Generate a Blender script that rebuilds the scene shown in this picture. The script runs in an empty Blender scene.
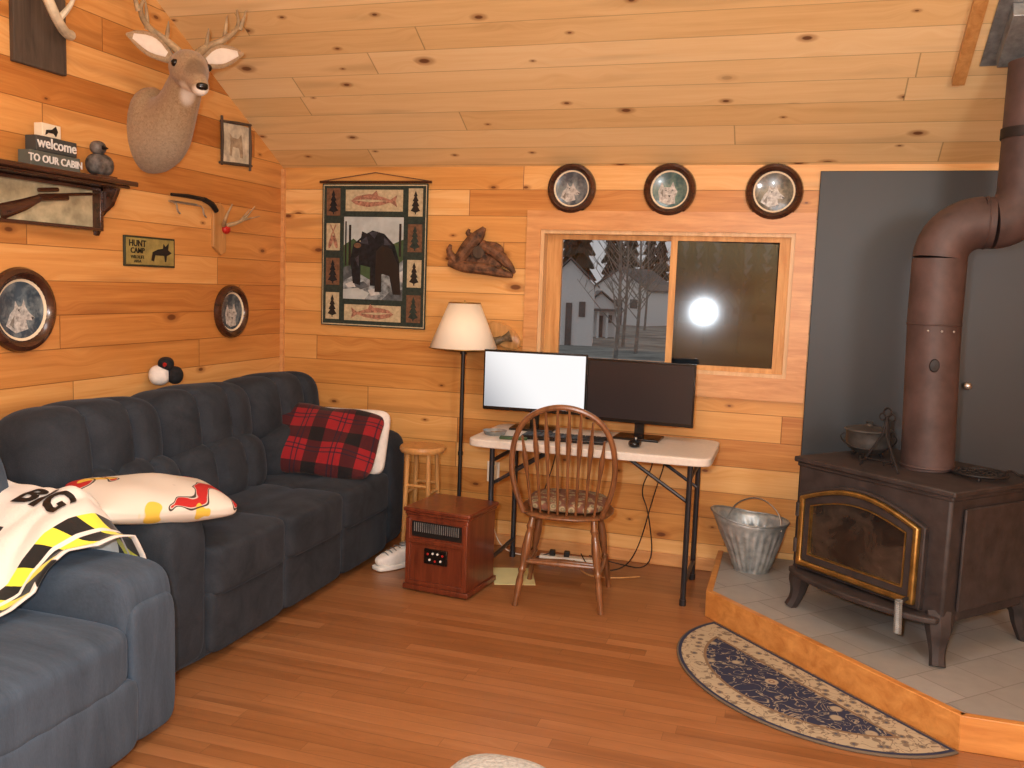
import bpy, math, random
from mathutils import Vector, Matrix, Euler
random.seed(7)
S=bpy.context.scene
def col(r,g,b): 
    return tuple(((c/255)/12.92 if c/255<=.04045 else ((c/255+.055)/1.055)**2.4) for c in (r,g,b))+(1,)
# ---------------------------------------------------------------- materials
class G:
    def __init__(s,name):
        s.m=bpy.data.materials.new(name); s.m.use_nodes=True; s.t=s.m.node_tree
        s.b=s.t.nodes['Principled BSDF']; s.out=s.t.nodes['Material Output']
    def new(s,ty): return s.t.nodes.new(ty)
    def put(s,sock,v):
        if isinstance(v,bpy.types.NodeSocket): s.t.links.new(v,sock)
        else: sock.default_value=v
    def math(s,op,a,b=None,c=None,clamp=False):
        n=s.new('ShaderNodeMath'); n.operation=op; n.use_clamp=clamp
        s.put(n.inputs[0],a)
        if b is not None: s.put(n.inputs[1],b)
        if c is not None: s.put(n.inputs[2],c)
        return n.outputs[0]
    def ss(s,x,lo,hi,a=0.,b=1.):
        n=s.new('ShaderNodeMapRange'); n.interpolation_type='SMOOTHSTEP'
        s.put(n.inputs[0],x)
        for i,v in enumerate((lo,hi,a,b)): s.put(n.inputs[i+1],v)
        return n.outputs[0]
    def mix(s,f,a,b,mode='MIX'):
        n=s.new('ShaderNodeMix'); n.data_type='RGBA'; n.blend_type=mode
        s.put(n.inputs[0],f); s.put(n.inputs[6],a); s.put(n.inputs[7],b); return n.outputs[2]
    def comb(s,x,y,z=0.):
        n=s.new('ShaderNodeCombineXYZ')
        for i,v in enumerate((x,y,z)): s.put(n.inputs[i],v)
        return n.outputs[0]
    def coord(s,kind='Object'):
        n=s.new('ShaderNodeTexCoord'); return n.outputs[kind]
    def sep(s,v):
        n=s.new('ShaderNodeSeparateXYZ'); s.put(n.inputs[0],v); return n.outputs
    def noise(s,vec,scale=5.,detail=3.,rough=.5,dist=0.,out=0):
        n=s.new('ShaderNodeTexNoise'); s.put(n.inputs['Vector'],vec)
        n.inputs['Scale'].default_value=scale; n.inputs['Detail'].default_value=detail
        n.inputs['Roughness'].default_value=rough; n.inputs['Distortion'].default_value=dist
        return n.outputs[out]
    def vor(s,vec,scale=5.,feature='F1',out='Distance',dims='3D'):
        n=s.new('ShaderNodeTexVoronoi'); n.voronoi_dimensions=dims; n.feature=feature; s.put(n.inputs['Vector'],vec)
        n.inputs['Scale'].default_value=scale; return n.outputs[out]
    def wn(s,vec):
        n=s.new('ShaderNodeTexWhiteNoise'); n.noise_dimensions='3D'; s.put(n.inputs['Vector'],vec); return n.outputs['Value']
    def ramp(s,x,stops,interp='LINEAR'):
        n=s.new('ShaderNodeValToRGB'); s.put(n.inputs[0],x); cr=n.color_ramp; cr.interpolation=interp
        while len(cr.elements)<len(stops): cr.elements.new(.5)
        for e,(p,c) in zip(cr.elements,stops): e.position=p; e.color=c
        return n.outputs[0]
    def bump(s,h,strength=.3,dist=.01):
        n=s.new('ShaderNodeBump'); n.inputs['Strength'].default_value=strength; n.inputs['Distance'].default_value=dist
        s.put(n.inputs['Height'],h); s.put(s.b.inputs['Normal'],n.outputs[0])
    def set(s,**k):
        mp={'color':'Base Color','rough':'Roughness','metal':'Metallic','spec':'Specular IOR Level','coat':'Coat Weight','coatr':'Coat Roughness','sheen':'Sheen Weight','em':'Emission Color','ems':'Emission Strength','alpha':'Alpha','trans':'Transmission Weight'}
        for a,v in k.items(): s.put(s.b.inputs[mp[a]],v)
        return s
def mat(name,c,rough=.5,metal=0.,nscale=12.,namt=.18,bump=0.,stretch=None,**k):
    g=G(name); v=g.coord()
    if stretch:
        mp=g.new('ShaderNodeMapping'); g.put(mp.inputs[0],v); mp.inputs['Scale'].default_value=stretch; v=mp.outputs[0]
    n=g.noise(v,nscale,4.,.6)
    a=tuple(x*(1-namt*1.3) for x in c[:3])+(1,); b=tuple(min(1,x*(1+namt)) for x in c[:3])+(1,)
    g.set(color=g.ramp(n,[(.3,a),(.7,b)]),rough=rough,metal=metal,**k)
    if bump: g.bump(n,bump,.01)
    return g.m
def plank(name,ua,va,w,length,cols,rough=.45,seam=.012,knot=.6,bump=.35,grain=1.,coat=0.,kdens=1.,seamdark=.35,us=.0015,kth=.6,var=.62):
    g=G(name); P=g.sep(g.coord()); u=P['XYZ'.index(ua)]; v=P['XYZ'.index(va)]
    vv=g.math('DIVIDE',v,w); row=g.math('FLOOR',vv); fv=g.math('FRACT',vv)
    off=g.wn(g.comb(row,3.7,1.1)); uu=g.math('ADD',g.math('DIVIDE',u,length),g.math('MULTIPLY',off,9.)); colm=g.math('FLOOR',uu); fu=g.math('FRACT',uu)
    idn=g.wn(g.comb(row,colm,5.)); id2=g.wn(g.comb(row,colm,9.))
    kv=g.comb(g.math('ADD',g.math('MULTIPLY',u,2.1*kdens),g.math('MULTIPLY',id2,5.)),g.math('MULTIPLY',v,4.6*kdens),0.)
    vn=g.new('ShaderNodeTexVoronoi'); vn.voronoi_dimensions='2D'; g.put(vn.inputs['Vector'],kv); vn.inputs['Scale'].default_value=1.
    kd=vn.outputs['Distance']; kcs=g.sep(vn.outputs['Color']); kc=kcs[0]; ks=g.math('MULTIPLY_ADD',g.math('POWER',kcs[1],2.),.075,.022)
    bend=g.math('MULTIPLY',g.ss(kd,0.,.34,1.,0.),.035)
    v2=g.math('ADD',v,bend)
    g1=g.noise(g.comb(g.math('MULTIPLY',u,1.3),g.math('MULTIPLY',v2,26.),g.math('MULTIPLY',idn,40.)),1.,5.,.62,.6)
    g2=g.noise(g.comb(g.math('MULTIPLY',u,3.),g.math('MULTIPLY',v2,120.),g.math('MULTIPLY',idn,40.)),1.,3.,.6)
    gm=g.math('ADD',g.math('MULTIPLY',g.math('SUBTRACT',g1,.5),.75*grain),g.math('MULTIPLY',g.math('SUBTRACT',g2,.5),.3*grain))
    tone=g.math('ADD',g.math('MULTIPLY_ADD',idn,var,.5-var/2),gm,clamp=True)
    c=g.ramp(tone,cols)
    big=g.noise(g.comb(g.math('MULTIPLY',u,.9),g.math('MULTIPLY',v,9.),g.math('MULTIPLY',id2,30.)),1.,2.,.5)
    c=g.mix(g.math('MULTIPLY',g.ss(big,.56,.72),.45*grain),c,tuple(x*.7 for x in cols[0][1][:3])+(1,))
    if knot:
        core=g.ss(kd,g.math('MULTIPLY',ks,.55),ks,1.,0.)
        halo=g.ss(kd,ks,g.math('MULTIPLY_ADD',ks,1.7,.03),1.,0.)
        has=g.ss(kc,kth,kth+.03)
        c=g.mix(g.math('MULTIPLY',g.math('MULTIPLY',halo,has),knot*.6),c,col(146,86,40))
        c=g.mix(g.math('MULTIPLY',g.math('MULTIPLY',core,has),knot),c,col(92,46,22))
    ed=g.math('MINIMUM',fv,g.math('SUBTRACT',1.,fv)); sv=g.ss(ed,seam*.25,seam,0.,1.)
    eu=g.math('MINIMUM',fu,g.math('SUBTRACT',1.,fu)); su=g.ss(eu,us*.3,us,0.,1.)
    sm=g.math('MULTIPLY',sv,su)
    c=g.mix(g.math('MULTIPLY',g.math('SUBTRACT',1.,sm),1-seamdark),c,tuple(x*.25 for x in cols[0][1][:3])+(1,))
    g.set(color=c,rough=rough,coat=coat,spec=.35)
    g.b.inputs['Coat Roughness'].default_value=.22
    g.bump(g.math('ADD',sm,g.math('MULTIPLY',g2,.06)),bump,.004)
    return g.m
def wood(name,c1,c2,axis=0,scale=1.,rough=.4,coat=0.,namt=1.):
    g=G(name); mp=g.new('ShaderNodeMapping'); g.put(mp.inputs[0],g.coord())
    sc=[14*scale]*3; sc[axis]=1.5*scale; mp.inputs['Scale'].default_value=sc
    n=g.noise(mp.outputs[0],2.,5.,.65,.5); g.set(color=g.ramp(n,[(.3,c1),(.7,c2)]),rough=rough,coat=coat); g.bump(n,.08,.005); return g.m
def velour(name,c,sh=.6,stretch=(1,1,1)):
    g=G(name); mp=g.new('ShaderNodeMapping'); g.put(mp.inputs[0],g.coord()); mp.inputs['Scale'].default_value=stretch; v=mp.outputs[0]
    n=g.noise(v,6.,5.,.65,.5); n2=g.noise(v,220.,2.,.6)
    f=g.math('ADD',g.math('MULTIPLY',n,.8),g.math('MULTIPLY',n2,.22))
    g.set(color=g.ramp(f,[(.3,tuple(x*.65 for x in c[:3])+(1,)),(.75,tuple(min(1,x*1.4) for x in c[:3])+(1,))]),rough=.95,sheen=sh,spec=.06)
    g.b.inputs['Sheen Roughness'].default_value=.35; g.b.inputs['Sheen Tint'].default_value=tuple(min(1,x*4) for x in c[:3])+(1,)
    g.bump(n2,.3,.003); return g.m
M={}
M['wall_back']=plank('pine_wall_back','X','Z',.146,2.4,[(0.05,col(176,112,54)),(.35,col(206,148,80)),(.65,col(222,168,100)),(.95,col(238,196,134))],knot=.85,seam=.018,kth=.5,var=.62,rough=.4,coat=.18)
M['wall_left']=plank('pine_wall_left','Y','Z',.146,2.2,[(0.05,col(168,102,46)),(.35,col(198,134,68)),(.65,col(216,156,88)),(.95,col(232,182,116))],knot=.8,seam=.018,kth=.55,var=.62,rough=.4,coat=.18)
M['ceil']=plank('pine_ceiling','X','Y',.128,3.0,[(0.05,col(208,170,114)),(.35,col(228,196,140)),(.65,col(238,210,158)),(.95,col(246,224,178))],knot=.85,seam=.018,grain=.85,kdens=1.2,seamdark=.5,bump=.2,kth=.4,rough=.36,coat=.22,var=.5)
M['floor']=plank('laminate_floor','X','Y',.062,.95,[(0.05,col(114,72,42)),(.35,col(140,92,54)),(.65,col(156,106,66)),(.95,col(174,126,82))],knot=0.,seam=.035,rough=.36,bump=.08,grain=.85,coat=.12,seamdark=.6,var=.38)
M['trimwood']=wood('window_trim_wood',col(192,134,80),col(224,170,112),0,1.,.4)
M['palewood']=wood('pale_jamb_wood',col(202,164,116),col(228,194,148),2,1.,.45)
M['sash']=wood('sash_pine',col(184,128,68),col(224,174,110),2,1.,.55)
M['edge']=wood('hearth_edging_wood',col(176,114,54),col(212,152,84),0,.7,.4,.1)
M['white']=mat('white_paint',col(225,224,220),.4,namt=.05)
M['cream']=mat('cream_paint',col(226,216,190),.5,namt=.08)
M['black']=mat('black_paint',col(22,21,22),.45,namt=.2)
M['blackgloss']=mat('black_plastic',col(14,14,16),.25,namt=.1)
M['panel']=mat('slate_panel',col(31,36,41),.45,nscale=3.,namt=.1)
M['iron']=mat('cast_iron',col(54,48,48),.6,.15,nscale=14.,namt=.3,bump=.15)
M['irondark']=mat('dark_iron',col(36,34,35),.55,.4,nscale=20.,namt=.3)
M['pipe']=mat('stovepipe_rust_brown',col(76,60,58),.58,.1,nscale=7.,namt=.35,bump=.05)
M['brass']=mat('aged_brass',col(166,134,76),.38,.85,nscale=18.,namt=.35)
M['galv']=mat('galvanized_steel',col(150,156,158),.45,.6,nscale=22.,namt=.25)
M['steel']=mat('bright_steel',col(190,190,188),.3,.9,namt=.1)
M['darkwood']=wood('dark_walnut',col(46,25,18),col(80,48,33),0,1.,.25,.4)
M['cherry']=wood('cherry_wood',col(80,34,22),col(118,58,36),2,1.,.3,.2)
M['chairwood']=wood('chair_oak',col(88,56,34),col(140,94,60),2,1.2,.3,.3)
M['honey']=wood('honey_wood',col(170,120,66),col(206,158,98),2,1.,.4)
M['barn']=wood('weathered_dark_board',col(56,46,38),col(94,80,66),2,.8,.8)
M['sofa']=velour('charcoal_navy_velour',col(51,56,63),.45)
M['chairblue']=velour('slate_blue_velour',col(70,82,96),.3,stretch=(.35,1.6,.35))
M['bone']=mat('antler_bone',col(214,202,174),.5,nscale=16.,namt=.2)
M['antler']=mat('antler_brown',col(166,144,110),.55,nscale=20.,namt=.35)
M['plastic']=mat('table_plastic',col(212,208,200),.45,nscale=60.,namt=.05,bump=.05)
M['legmetal']=mat('table_leg_metal',col(52,54,60),.35,.5,namt=.1)
M['red']=mat('red_paint',col(176,30,26),.5,namt=.1)
M['yellow']=mat('yellow_cloth',col(238,214,40),.8,namt=.06)
M['greenp']=mat('green_felt',col(60,84,54),.8,namt=.25)
M['darkgreen']=mat('dark_green_weave',col(42,54,48),.9,nscale=60,namt=.3)
M['tan']=mat('tan_weave',col(186,174,142),.9,nscale=50.,namt=.2)
M['brown']=mat('brown_weave',col(110,80,58),.9,nscale=50.,namt=.3)
M['blackfur']=mat('black_weave',col(24,25,30),.9,nscale=40.,namt=.6)
M['greyrock']=mat('grey_blue_weave',col(136,148,154),.9,nscale=22.,namt=.7)
M['trout']=mat('trout_weave',col(160,116,96),.8,nscale=70.,namt=.5)
M['whitecloth']=mat('white_fleece',col(226,224,220),.95,nscale=30.,namt=.08,bump=.3)
M['paper']=mat('yellow_paper',col(226,222,164),.8,namt=.04)
M['cable']=mat('black_cable',col(24,24,26),.5,namt=.05)
M['ivory']=mat('ivory_plastic',col(232,228,214),.4,namt=.03)
M['loafer']=mat('beige_boucle',col(162,160,152),.95,nscale=80.,namt=.25,bump=.5)
# ---------------------------------------------------------------- mesh builder
class MB:
    def __init__(s): s.v=[];s.f=[];s.mi=[]
    def add(s,vs,fs,m=0,T=None):
        o=len(s.v)
        for p in vs:
            p=Vector(p); 
            if T is not None: p=T@p
            s.v.append(p)
        for f in fs: s.f.append([i+o for i in f]); s.mi.append(m)
        return s
    def box(s,c,d,m=0,T=None,rot=None):
        x,y,z=[k/2 for k in d]; vs=[(i,j,k) for i in(-x,x) for j in(-y,y) for k in(-z,z)]
        Mx=Matrix.Translation(c)
        if rot: Mx=Mx@Euler(rot).to_matrix().to_4x4()
        if T is not None: Mx=T@Mx
        return s.add(vs,[(0,1,3,2),(4,6,7,5),(0,4,5,1),(2,3,7,6),(0,2,6,4),(1,5,7,3)],m,Mx)
    def rbox(s,c,d,n=5.,seg=10,m=0,fn=None,T=None,rot=None):
        vs=[];idx={};fs=[]
        def vid(p):
            k=tuple(round(q,5) for q in p)
            if k not in idx: idx[k]=len(vs); vs.append(k)
            return idx[k]
        L=[math.sin((i/seg-.5)*math.pi)*.5+(i/seg-.5) for i in range(seg+1)]
        for ax in range(3):
            for sg in(-1,1):
                for i in range(seg):
                    for j in range(seg):
                        q=[]
                        for a,b in((i,j),(i+1,j),(i+1,j+1),(i,j+1)):
                            p=[0,0,0];p[ax]=sg;p[(ax+1)%3]=L[a];p[(ax+2)%3]=L[b];q.append(vid(p))
                        fs.append(q if sg>0 else q[::-1])
        out=[]
        for p in vs:
            l=(abs(p[0])**n+abs(p[1])**n+abs(p[2])**n)**(1/n); q=[p[i]/l for i in range(3)]
            w=Vector((q[0]*d[0]/2,q[1]*d[1]/2,q[2]*d[2]/2))
            if fn: w=fn(w,q)
            out.append(w)
        Mx=Matrix.Translation(c)
        if rot: Mx=Mx@Euler(rot).to_matrix().to_4x4()
        if T is not None: Mx=T@Mx
        return s.add(out,fs,m,Mx)
    def tube(s,pts,r,seg=10,m=0,smooth=0,up=None,T=None,cap=True):
        P=[Vector(p) for p in pts]; R=list(r) if isinstance(r,(list,tuple)) else [r]*len(P)
        for _ in range(smooth):
            Q=[P[0]];W=[R[0]]
            lerp=lambda a,b,t:(a[0]*(1-t)+b[0]*t,a[1]*(1-t)+b[1]*t) if isinstance(a,tuple) else a*(1-t)+b*t
            for i in range(len(P)-1):
                if i>0: Q.append(P[i].lerp(P[i+1],.25));W.append(lerp(R[i],R[i+1],.25))
                if i<len(P)-2: Q.append(P[i].lerp(P[i+1],.75));W.append(lerp(R[i],R[i+1],.75))
            Q.append(P[-1]);W.append(R[-1]);P,R=Q,W
        n=len(P); vs=[];prev=None
        for i in range(n):
            t=(P[min(i+1,n-1)]-P[max(i-1,0)]).normalized()
            if up is not None:
                sd=t.cross(Vector(up)).normalized(); uu=sd.cross(t)
            else:
                if prev is None:
                    a=Vector((0,0,1)) if abs(t.z)<.9 else Vector((1,0,0)); sd=t.cross(a).normalized()
                else: sd=(prev-t*prev.dot(t)).normalized()
                uu=sd.cross(t); prev=sd
            ra,rb=R[i] if isinstance(R[i],tuple) else (R[i],R[i])
            for k in range(seg):
                a=2*math.pi*k/seg; vs.append(P[i]+sd*math.cos(a)*ra+uu*math.sin(a)*rb)
        fs=[(i*seg+k,i*seg+(k+1)%seg,(i+1)*seg+(k+1)%seg,(i+1)*seg+k) for i in range(n-1) for k in range(seg)]
        if cap: fs+=[list(range(seg))[::-1],[(n-1)*seg+k for k in range(seg)]]
        return s.add(vs,fs,m,T)
    def lathe(s,prof,c=(0,0,0),seg=32,m=0,T=None,sx=1.,sy=1.,ms=None):
        vs=[];n=len(prof)
        for r,z in prof:
            for k in range(seg):
                a=2*math.pi*k/seg; vs.append((c[0]+r*math.cos(a)*sx,c[1]+r*math.sin(a)*sy,c[2]+z))
        for i in range(n-1):
            s_f=[(i*seg+k,i*seg+(k+1)%seg,(i+1)*seg+(k+1)%seg,(i+1)*seg+k) for k in range(seg)]
            if i==0: s.add(vs,[],0,T); base=len(s.v)-len(vs)
            for f in s_f: s.f.append([j+base for j in f]); s.mi.append(ms[i] if ms else m)
        return s
    def ell(s,c,d,m=0,T=None,rot=None,seg=16):
        return s.rbox(c,d,2.,max(6,seg//2),m,None,T,rot)
    def prism(s,pts,y0,y1,m=0,T=None):
        n=len(pts); vs=[(p[0],y0,p[1]) for p in pts]+[(p[0],y1,p[1]) for p in pts]
        fs=[list(range(n)),[n+i for i in range(n)][::-1]]+[(i,n+i,n+(i+1)%n,(i+1)%n) for i in range(n)]
        return s.add(vs,fs,m,T)
    def flat(s,pts,y,m=0,T=None): return s.add([(p[0],y,p[1]) for p in pts],[list(range(len(pts)))],m,T)
    def flell(s,cx,cz,rx,rz,y,m=0,n=24,T=None,rot=0):
        q=[]
        for i in range(n):
            a=2*math.pi*i/n; u=rx*math.cos(a);v=rz*math.sin(a); q.append((cx+u*math.cos(rot)-v*math.sin(rot),cz+u*math.sin(rot)+v*math.cos(rot)))
        return s.flat(q,y,m,T)
    def ring(s,R,r,c=(0,0,0),seg=40,sg=8,m=0,T=None,sx=1.,sz=1.):
        vs=[]
        for i in range(seg):
            a=2*math.pi*i/seg
            for k in range(sg):
                b=2*math.pi*k/sg; q=R+r*math.cos(b); vs.append((c[0]+q*math.cos(a)*sx,c[1]+r*math.sin(b),c[2]+q*math.sin(a)*sz))
        return s.add(vs,[(i*sg+k,((i+1)%seg)*sg+k,((i+1)%seg)*sg+(k+1)%sg,i*sg+(k+1)%sg) for i in range(seg) for k in range(sg)],m,T)
def thing(name,label=None,cat=None,loc=(0,0,0),rz=0.,**k):
    o=bpy.data.objects.new(name,None); o.empty_display_size=.05; S.collection.objects.link(o); o.location=loc; o.rotation_euler=(0,0,rz)
    if label: o['label']=label
    if cat: o['category']=cat
    for a,b in k.items(): o[a]=b
    return o
def part(mb,name,parent,mats,world=False,bevel=0.,sharp=35,label=None,loc=None,solid=0.,sub=0):
    me=bpy.data.meshes.new(name); off=Vector((0,0,0))
    if world and parent is not None: off=parent.location.copy()
    l=Vector(loc) if loc else Vector((0,0,0))
    me.from_pydata([tuple(v-off-l) for v in mb.v],[],mb.f)
    if not isinstance(mats,(list,tuple)): mats=[mats]
    for m in mats: me.materials.append(M[m] if isinstance(m,str) else m)
    for p,i in zip(me.polygons,mb.mi): p.material_index=i; p.use_smooth=True
    me.validate(); me.update(); me.set_sharp_from_angle(angle=math.radians(sharp))
    o=bpy.data.objects.new(name,me); S.collection.objects.link(o)
    if parent is not None: o.parent=parent
    o.location=l
    if solid: md=o.modifiers.new('s','SOLIDIFY'); md.thickness=solid
    if bevel: md=o.modifiers.new('b','BEVEL'); md.width=bevel; md.segments=2; md.limit_method='ANGLE'; md.angle_limit=math.radians(40)
    if sub: md=o.modifiers.new('u','SUBSURF'); md.levels=sub; md.render_levels=sub
    if label: o['label']=label
    return o
def single(mb,name,mats,label,cat,loc=(0,0,0),rz=0.,**k):
    ex={a:k.pop(a) for a in list(k) if a in('group','kind')}
    o=part(mb,name,None,mats,**k); o.location=loc; o.rotation_euler=(0,0,rz)
    if label: o['label']=label
    if cat: o['category']=cat
    for a,b in ex.items(): o[a]=b
    return o
def textmesh(body,size,parent,m,loc,name='lettering',ext=.001,rz=0.,align='CENTER',bold=0.,rotx=math.pi/2,fn=None):
    cu=bpy.data.curves.new('tmp','FONT'); cu.body=body; cu.size=size; cu.extrude=ext; cu.align_x=align; cu.align_y='CENTER'; cu.offset=bold; cu.resolution_u=3
    o=bpy.data.objects.new('tmp',cu); S.collection.objects.link(o); dg=bpy.context.evaluated_depsgraph_get()
    me=bpy.data.meshes.new_from_object(o.evaluated_get(dg)); bpy.data.objects.remove(o); me.name=name
    me.materials.clear(); me.materials.append(M[m] if isinstance(m,str) else m)
    if fn:
        import bmesh
        bm=bmesh.new(); bm.from_mesh(me); bmesh.ops.triangulate(bm,faces=bm.faces[:])
        for _ in range(2):
            long=[e for e in bm.edges if e.calc_length()>.02]
            if long: bmesh.ops.subdivide_edges(bm,edges=long,cuts=2)
            bmesh.ops.triangulate(bm,faces=bm.faces[:])
        bm.to_mesh(me); bm.free()
        for v in me.vertices: v.co=fn(v.co)
    t=bpy.data.objects.new(name,me); S.collection.objects.link(t); t.parent=parent; t.location=loc
    if not fn: t.rotation_euler=(rotx,0,rz)
    return t
# ---------------------------------------------------------------- room
XL,YB,XR,YF=-3.01,4.88,2.1,-1.68
H0=2.173;SL=.563;YR=1.6;HR=H0+SL*(YB-YR)
def struct(mb,name,m,**k): 
    o=part(mb,name,None,m,**k); o['kind']='structure'; return o
struct(MB().box(((XL+XR)/2,(YF+YB)/2,-.05),(XR-XL+.2,YB-YF+.2,.1)),'floor','floor')
WX0,WX1,WZ0,WZ1=-1.365,-.01,1.075,1.825
mb=MB(); y0,y1=YB,YB+.12
def bx(mb,x0,x1,ya,yb,z0,z1,m=0): mb.box(((x0+x1)/2,(ya+yb)/2,(z0+z1)/2),(abs(x1-x0),abs(yb-ya),abs(z1-z0)),m); return mb
bx(mb,XL-.1,WX0,y0,y1,0,H0+.02);bx(mb,WX1,XR+.1,y0,y1,0,H0+.02);bx(mb,WX0,WX1,y0,y1,0,WZ0);bx(mb,WX0,WX1,y0,y1,WZ1,H0+.02)
struct(mb,'wall_back','wall_back')
gab=[(YB,0),(YB,H0),(YR,HR),(YF,H0),(YF,0)]
for nm,xa,xb in(('wall_left',XL-.1,XL),('wall_right',XR,XR+.1)):
    vs=[(xa,p[0],p[1]) for p in gab]+[(xb,p[0],p[1]) for p in gab]
    mb=MB().add(vs,[list(range(5))[::-1],[5+i for i in range(5)]]+[(i,(i+1)%5,5+(i+1)%5,5+i) for i in range(5)])
    struct(mb,nm,'wall_left')
struct(bx(MB(),XL-.1,XR+.1,YF-.1,YF,0,H0+.02),'wall_front','wall_back')
mb=MB(); t=.12
prof=[(YB+.15,H0-SL*.15),(YR,HR),(YF-.15,H0-SL*.15),(YF-.15,H0-SL*.15+t),(YR,HR+t),(YB+.15,H0-SL*.15+t)]
a,b=XL-.12,XR+.12; vs=[(a,p[0],p[1]) for p in prof]+[(b,p[0],p[1]) for p in prof]
mb.add(vs,[(0,1,7,6),(1,2,8,7),(2,3,9,8),(3,4,10,9),(4,5,11,10),(5,0,6,11),(0,5,4,1),(1,4,3,2),(6,7,10,11),(7,8,9,10)])
struct(mb,'ceiling','ceil')
struct(bx(MB(),XL,XL+.022,YB-.022,YB,0,H0-.01),'trim_1','trimwood')
struct(bx(MB(),.93,XR,YB-.02,YB,H0-.035,H0-.003),'trim_2','trimwood')
struct(bx(MB(),-1.9,-.31,YB-.016,YB,0,.07),'baseboard_back','trimwood',bevel=.004)
# ---------------------------------------------------------------- window
def glass(name,tint,rough,fac):
    g=G(name); gl=g.new('ShaderNodeBsdfGlossy'); gl.inputs['Roughness'].default_value=rough; gl.inputs['Color'].default_value=(.8,.85,.9,1)
    tr=g.new('ShaderNodeBsdfTransparent'); tr.inputs[0].default_value=tint; mx=g.new('ShaderNodeMixShader'); mx.inputs[0].default_value=fac
    g.t.links.new(tr.outputs[0],mx.inputs[1]); g.t.links.new(gl.outputs[0],mx.inputs[2]); g.t.links.new(mx.outputs[0],g.out.inputs[0]); M[name]=g.m
glass('window_glass',(.92,.92,.92,1),.02,.025); glass('window_glass_screened',(.20,.215,.24,1),.07,.05)
W=thing('window_1',kind='structure',loc=(-.69,YB,1.45))
mb=MB(); a,b,c,d=-1.445,.085,.955,1.93
bx(mb,a,b,YB-.022,YB,WZ1,d);bx(mb,a,b,YB-.022,YB,c,WZ0);bx(mb,a,WX0,YB-.022,YB,WZ0,WZ1);bx(mb,WX1,b,YB-.022,YB,WZ0,WZ1)
part(mb,'casing',W,'trimwood',world=True)
mb=MB(); w=.020
bx(mb,WX0,WX1,YB-.010,YB+.11,WZ1-w,WZ1);bx(mb,WX0,WX1,YB-.010,YB+.11,WZ0,WZ0+w);bx(mb,WX0,WX0+w,YB-.010,YB+.11,WZ0+w,WZ1-w);bx(mb,WX1-w,WX1,YB-.010,YB+.11,WZ0+w,WZ1-w)
part(mb,'frame',W,'palewood',world=True)
def sash(x0,x1,z0,z1,ya,yb,w,nm,wl=None,wr=None):
    wl=wl or w; wr=wr or w
    mb=MB(); bx(mb,x0,x1,ya,yb,z1-w,z1);bx(mb,x0,x1,ya,yb,z0,z0+w);bx(mb,x0,x0+wl,ya,yb,z0+w,z1-w);bx(mb,x1-wr,x1,ya,yb,z0+w,z1-w)
    return part(mb,nm,W,'sash',world=True)
sash(WX0+w,-.60,WZ0+w,WZ1-w,YB+.066,YB+.095,.026,'sash',wl=.085,wr=.045)
sash(-.645,WX1-w,WZ0+w,WZ1-w,YB+.010,YB+.062,.026,'sash',wl=.035,wr=.055)
part(bx(MB(),-1.262,-.64,YB+.078,YB+.081,1.11,1.79),'pane',W,'window_glass',world=True)
p=part(MB().box((0,0,0),(.53,.003,.69)),'pane',W,'window_glass_screened'); p.location=(-.345+.69,.036,0); p.rotation_euler=(-.030,0,.080)
# ---------------------------------------------------------------- heat shield and hearth
T=thing('heat_shield_panel','near-black slate sheet panel mounted on the pine wall behind the stove','wall panel',loc=(.9,YB,1.1))
part(bx(MB(),.09,1.9,YB-.025,YB,.121,H0-.035),'panel',T,'panel',world=True,bevel=.003)
part(MB().tube([(.84,YB-.025,1.10),(.84,YB-.05,1.10)],.008,10).ell((.84,YB-.06,1.10),(.04,.03,.04)),'knob',T,'steel',world=True,label='small bright metal knob')
g=G('hearth_tile'); P=g.sep(g.coord()); r=math.radians(45)
u=g.math('ADD',g.math('MULTIPLY',P[0],math.cos(r)),g.math('MULTIPLY',P[1],math.sin(r))); v=g.math('SUBTRACT',g.math('MULTIPLY',P[1],math.cos(r)),g.math('MULTIPLY',P[0],math.sin(r)))
bk=g.new('ShaderNodeTexBrick'); g.put(bk.inputs['Vector'],g.comb(u,v,0.)); bk.inputs['Scale'].default_value=1.; bk.inputs['Brick Width'].default_value=.21; bk.inputs['Row Height'].default_value=.21
bk.inputs['Mortar Size'].default_value=.0025; bk.inputs['Color1'].default_value=col(166,164,160); bk.inputs['Color2'].default_value=col(154,152,147); bk.inputs['Mortar'].default_value=col(134,130,124)
n=g.noise(g.coord(),14.,5.,.6); g.set(color=g.mix(.4,bk.outputs[0],g.mix(n,col(112,111,110),col(176,175,173)),'OVERLAY'),rough=.5); g.bump(bk.outputs['Fac'],-.25,.003); M['tile']=g.m
T=thing('hearth_platform','raised corner hearth of grey slate tiles edged with honey pine boards','hearth',loc=(.9,4.2,0))
def hprism(P,z0,z1,mb=None):
    mb=mb or MB(); n=len(P); vs=[(p[0],p[1],z0) for p in P]+[(p[0],p[1],z1) for p in P]
    return mb.add(vs,[list(range(n)),[n+i for i in range(n)][::-1]]+[(i,n+i,n+(i+1)%n,(i+1)%n) for i in range(n)])
HA=(-.30,4.165);HB=(.63,3.21)
part(hprism([(-.28,4.86),(-.28,HA[1]+.01),(HB[0]+.01,HB[1]+.03),(2.08,HB[1]+.03),(2.08,4.86)],.0,.118),'tile_top',T,'tile',world=True)
mb=MB()
def board(p,q,th,z0,z1,mb):
    p=Vector((p[0],p[1],0));q=Vector((q[0],q[1],0));d=(q-p).normalized();nn=Vector((-d.y,d.x,0))*th
    hprism([tuple((p)[:2]),tuple(q[:2]),tuple((q+nn)[:2]),tuple((p+nn)[:2])],z0,z1,mb)
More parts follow.
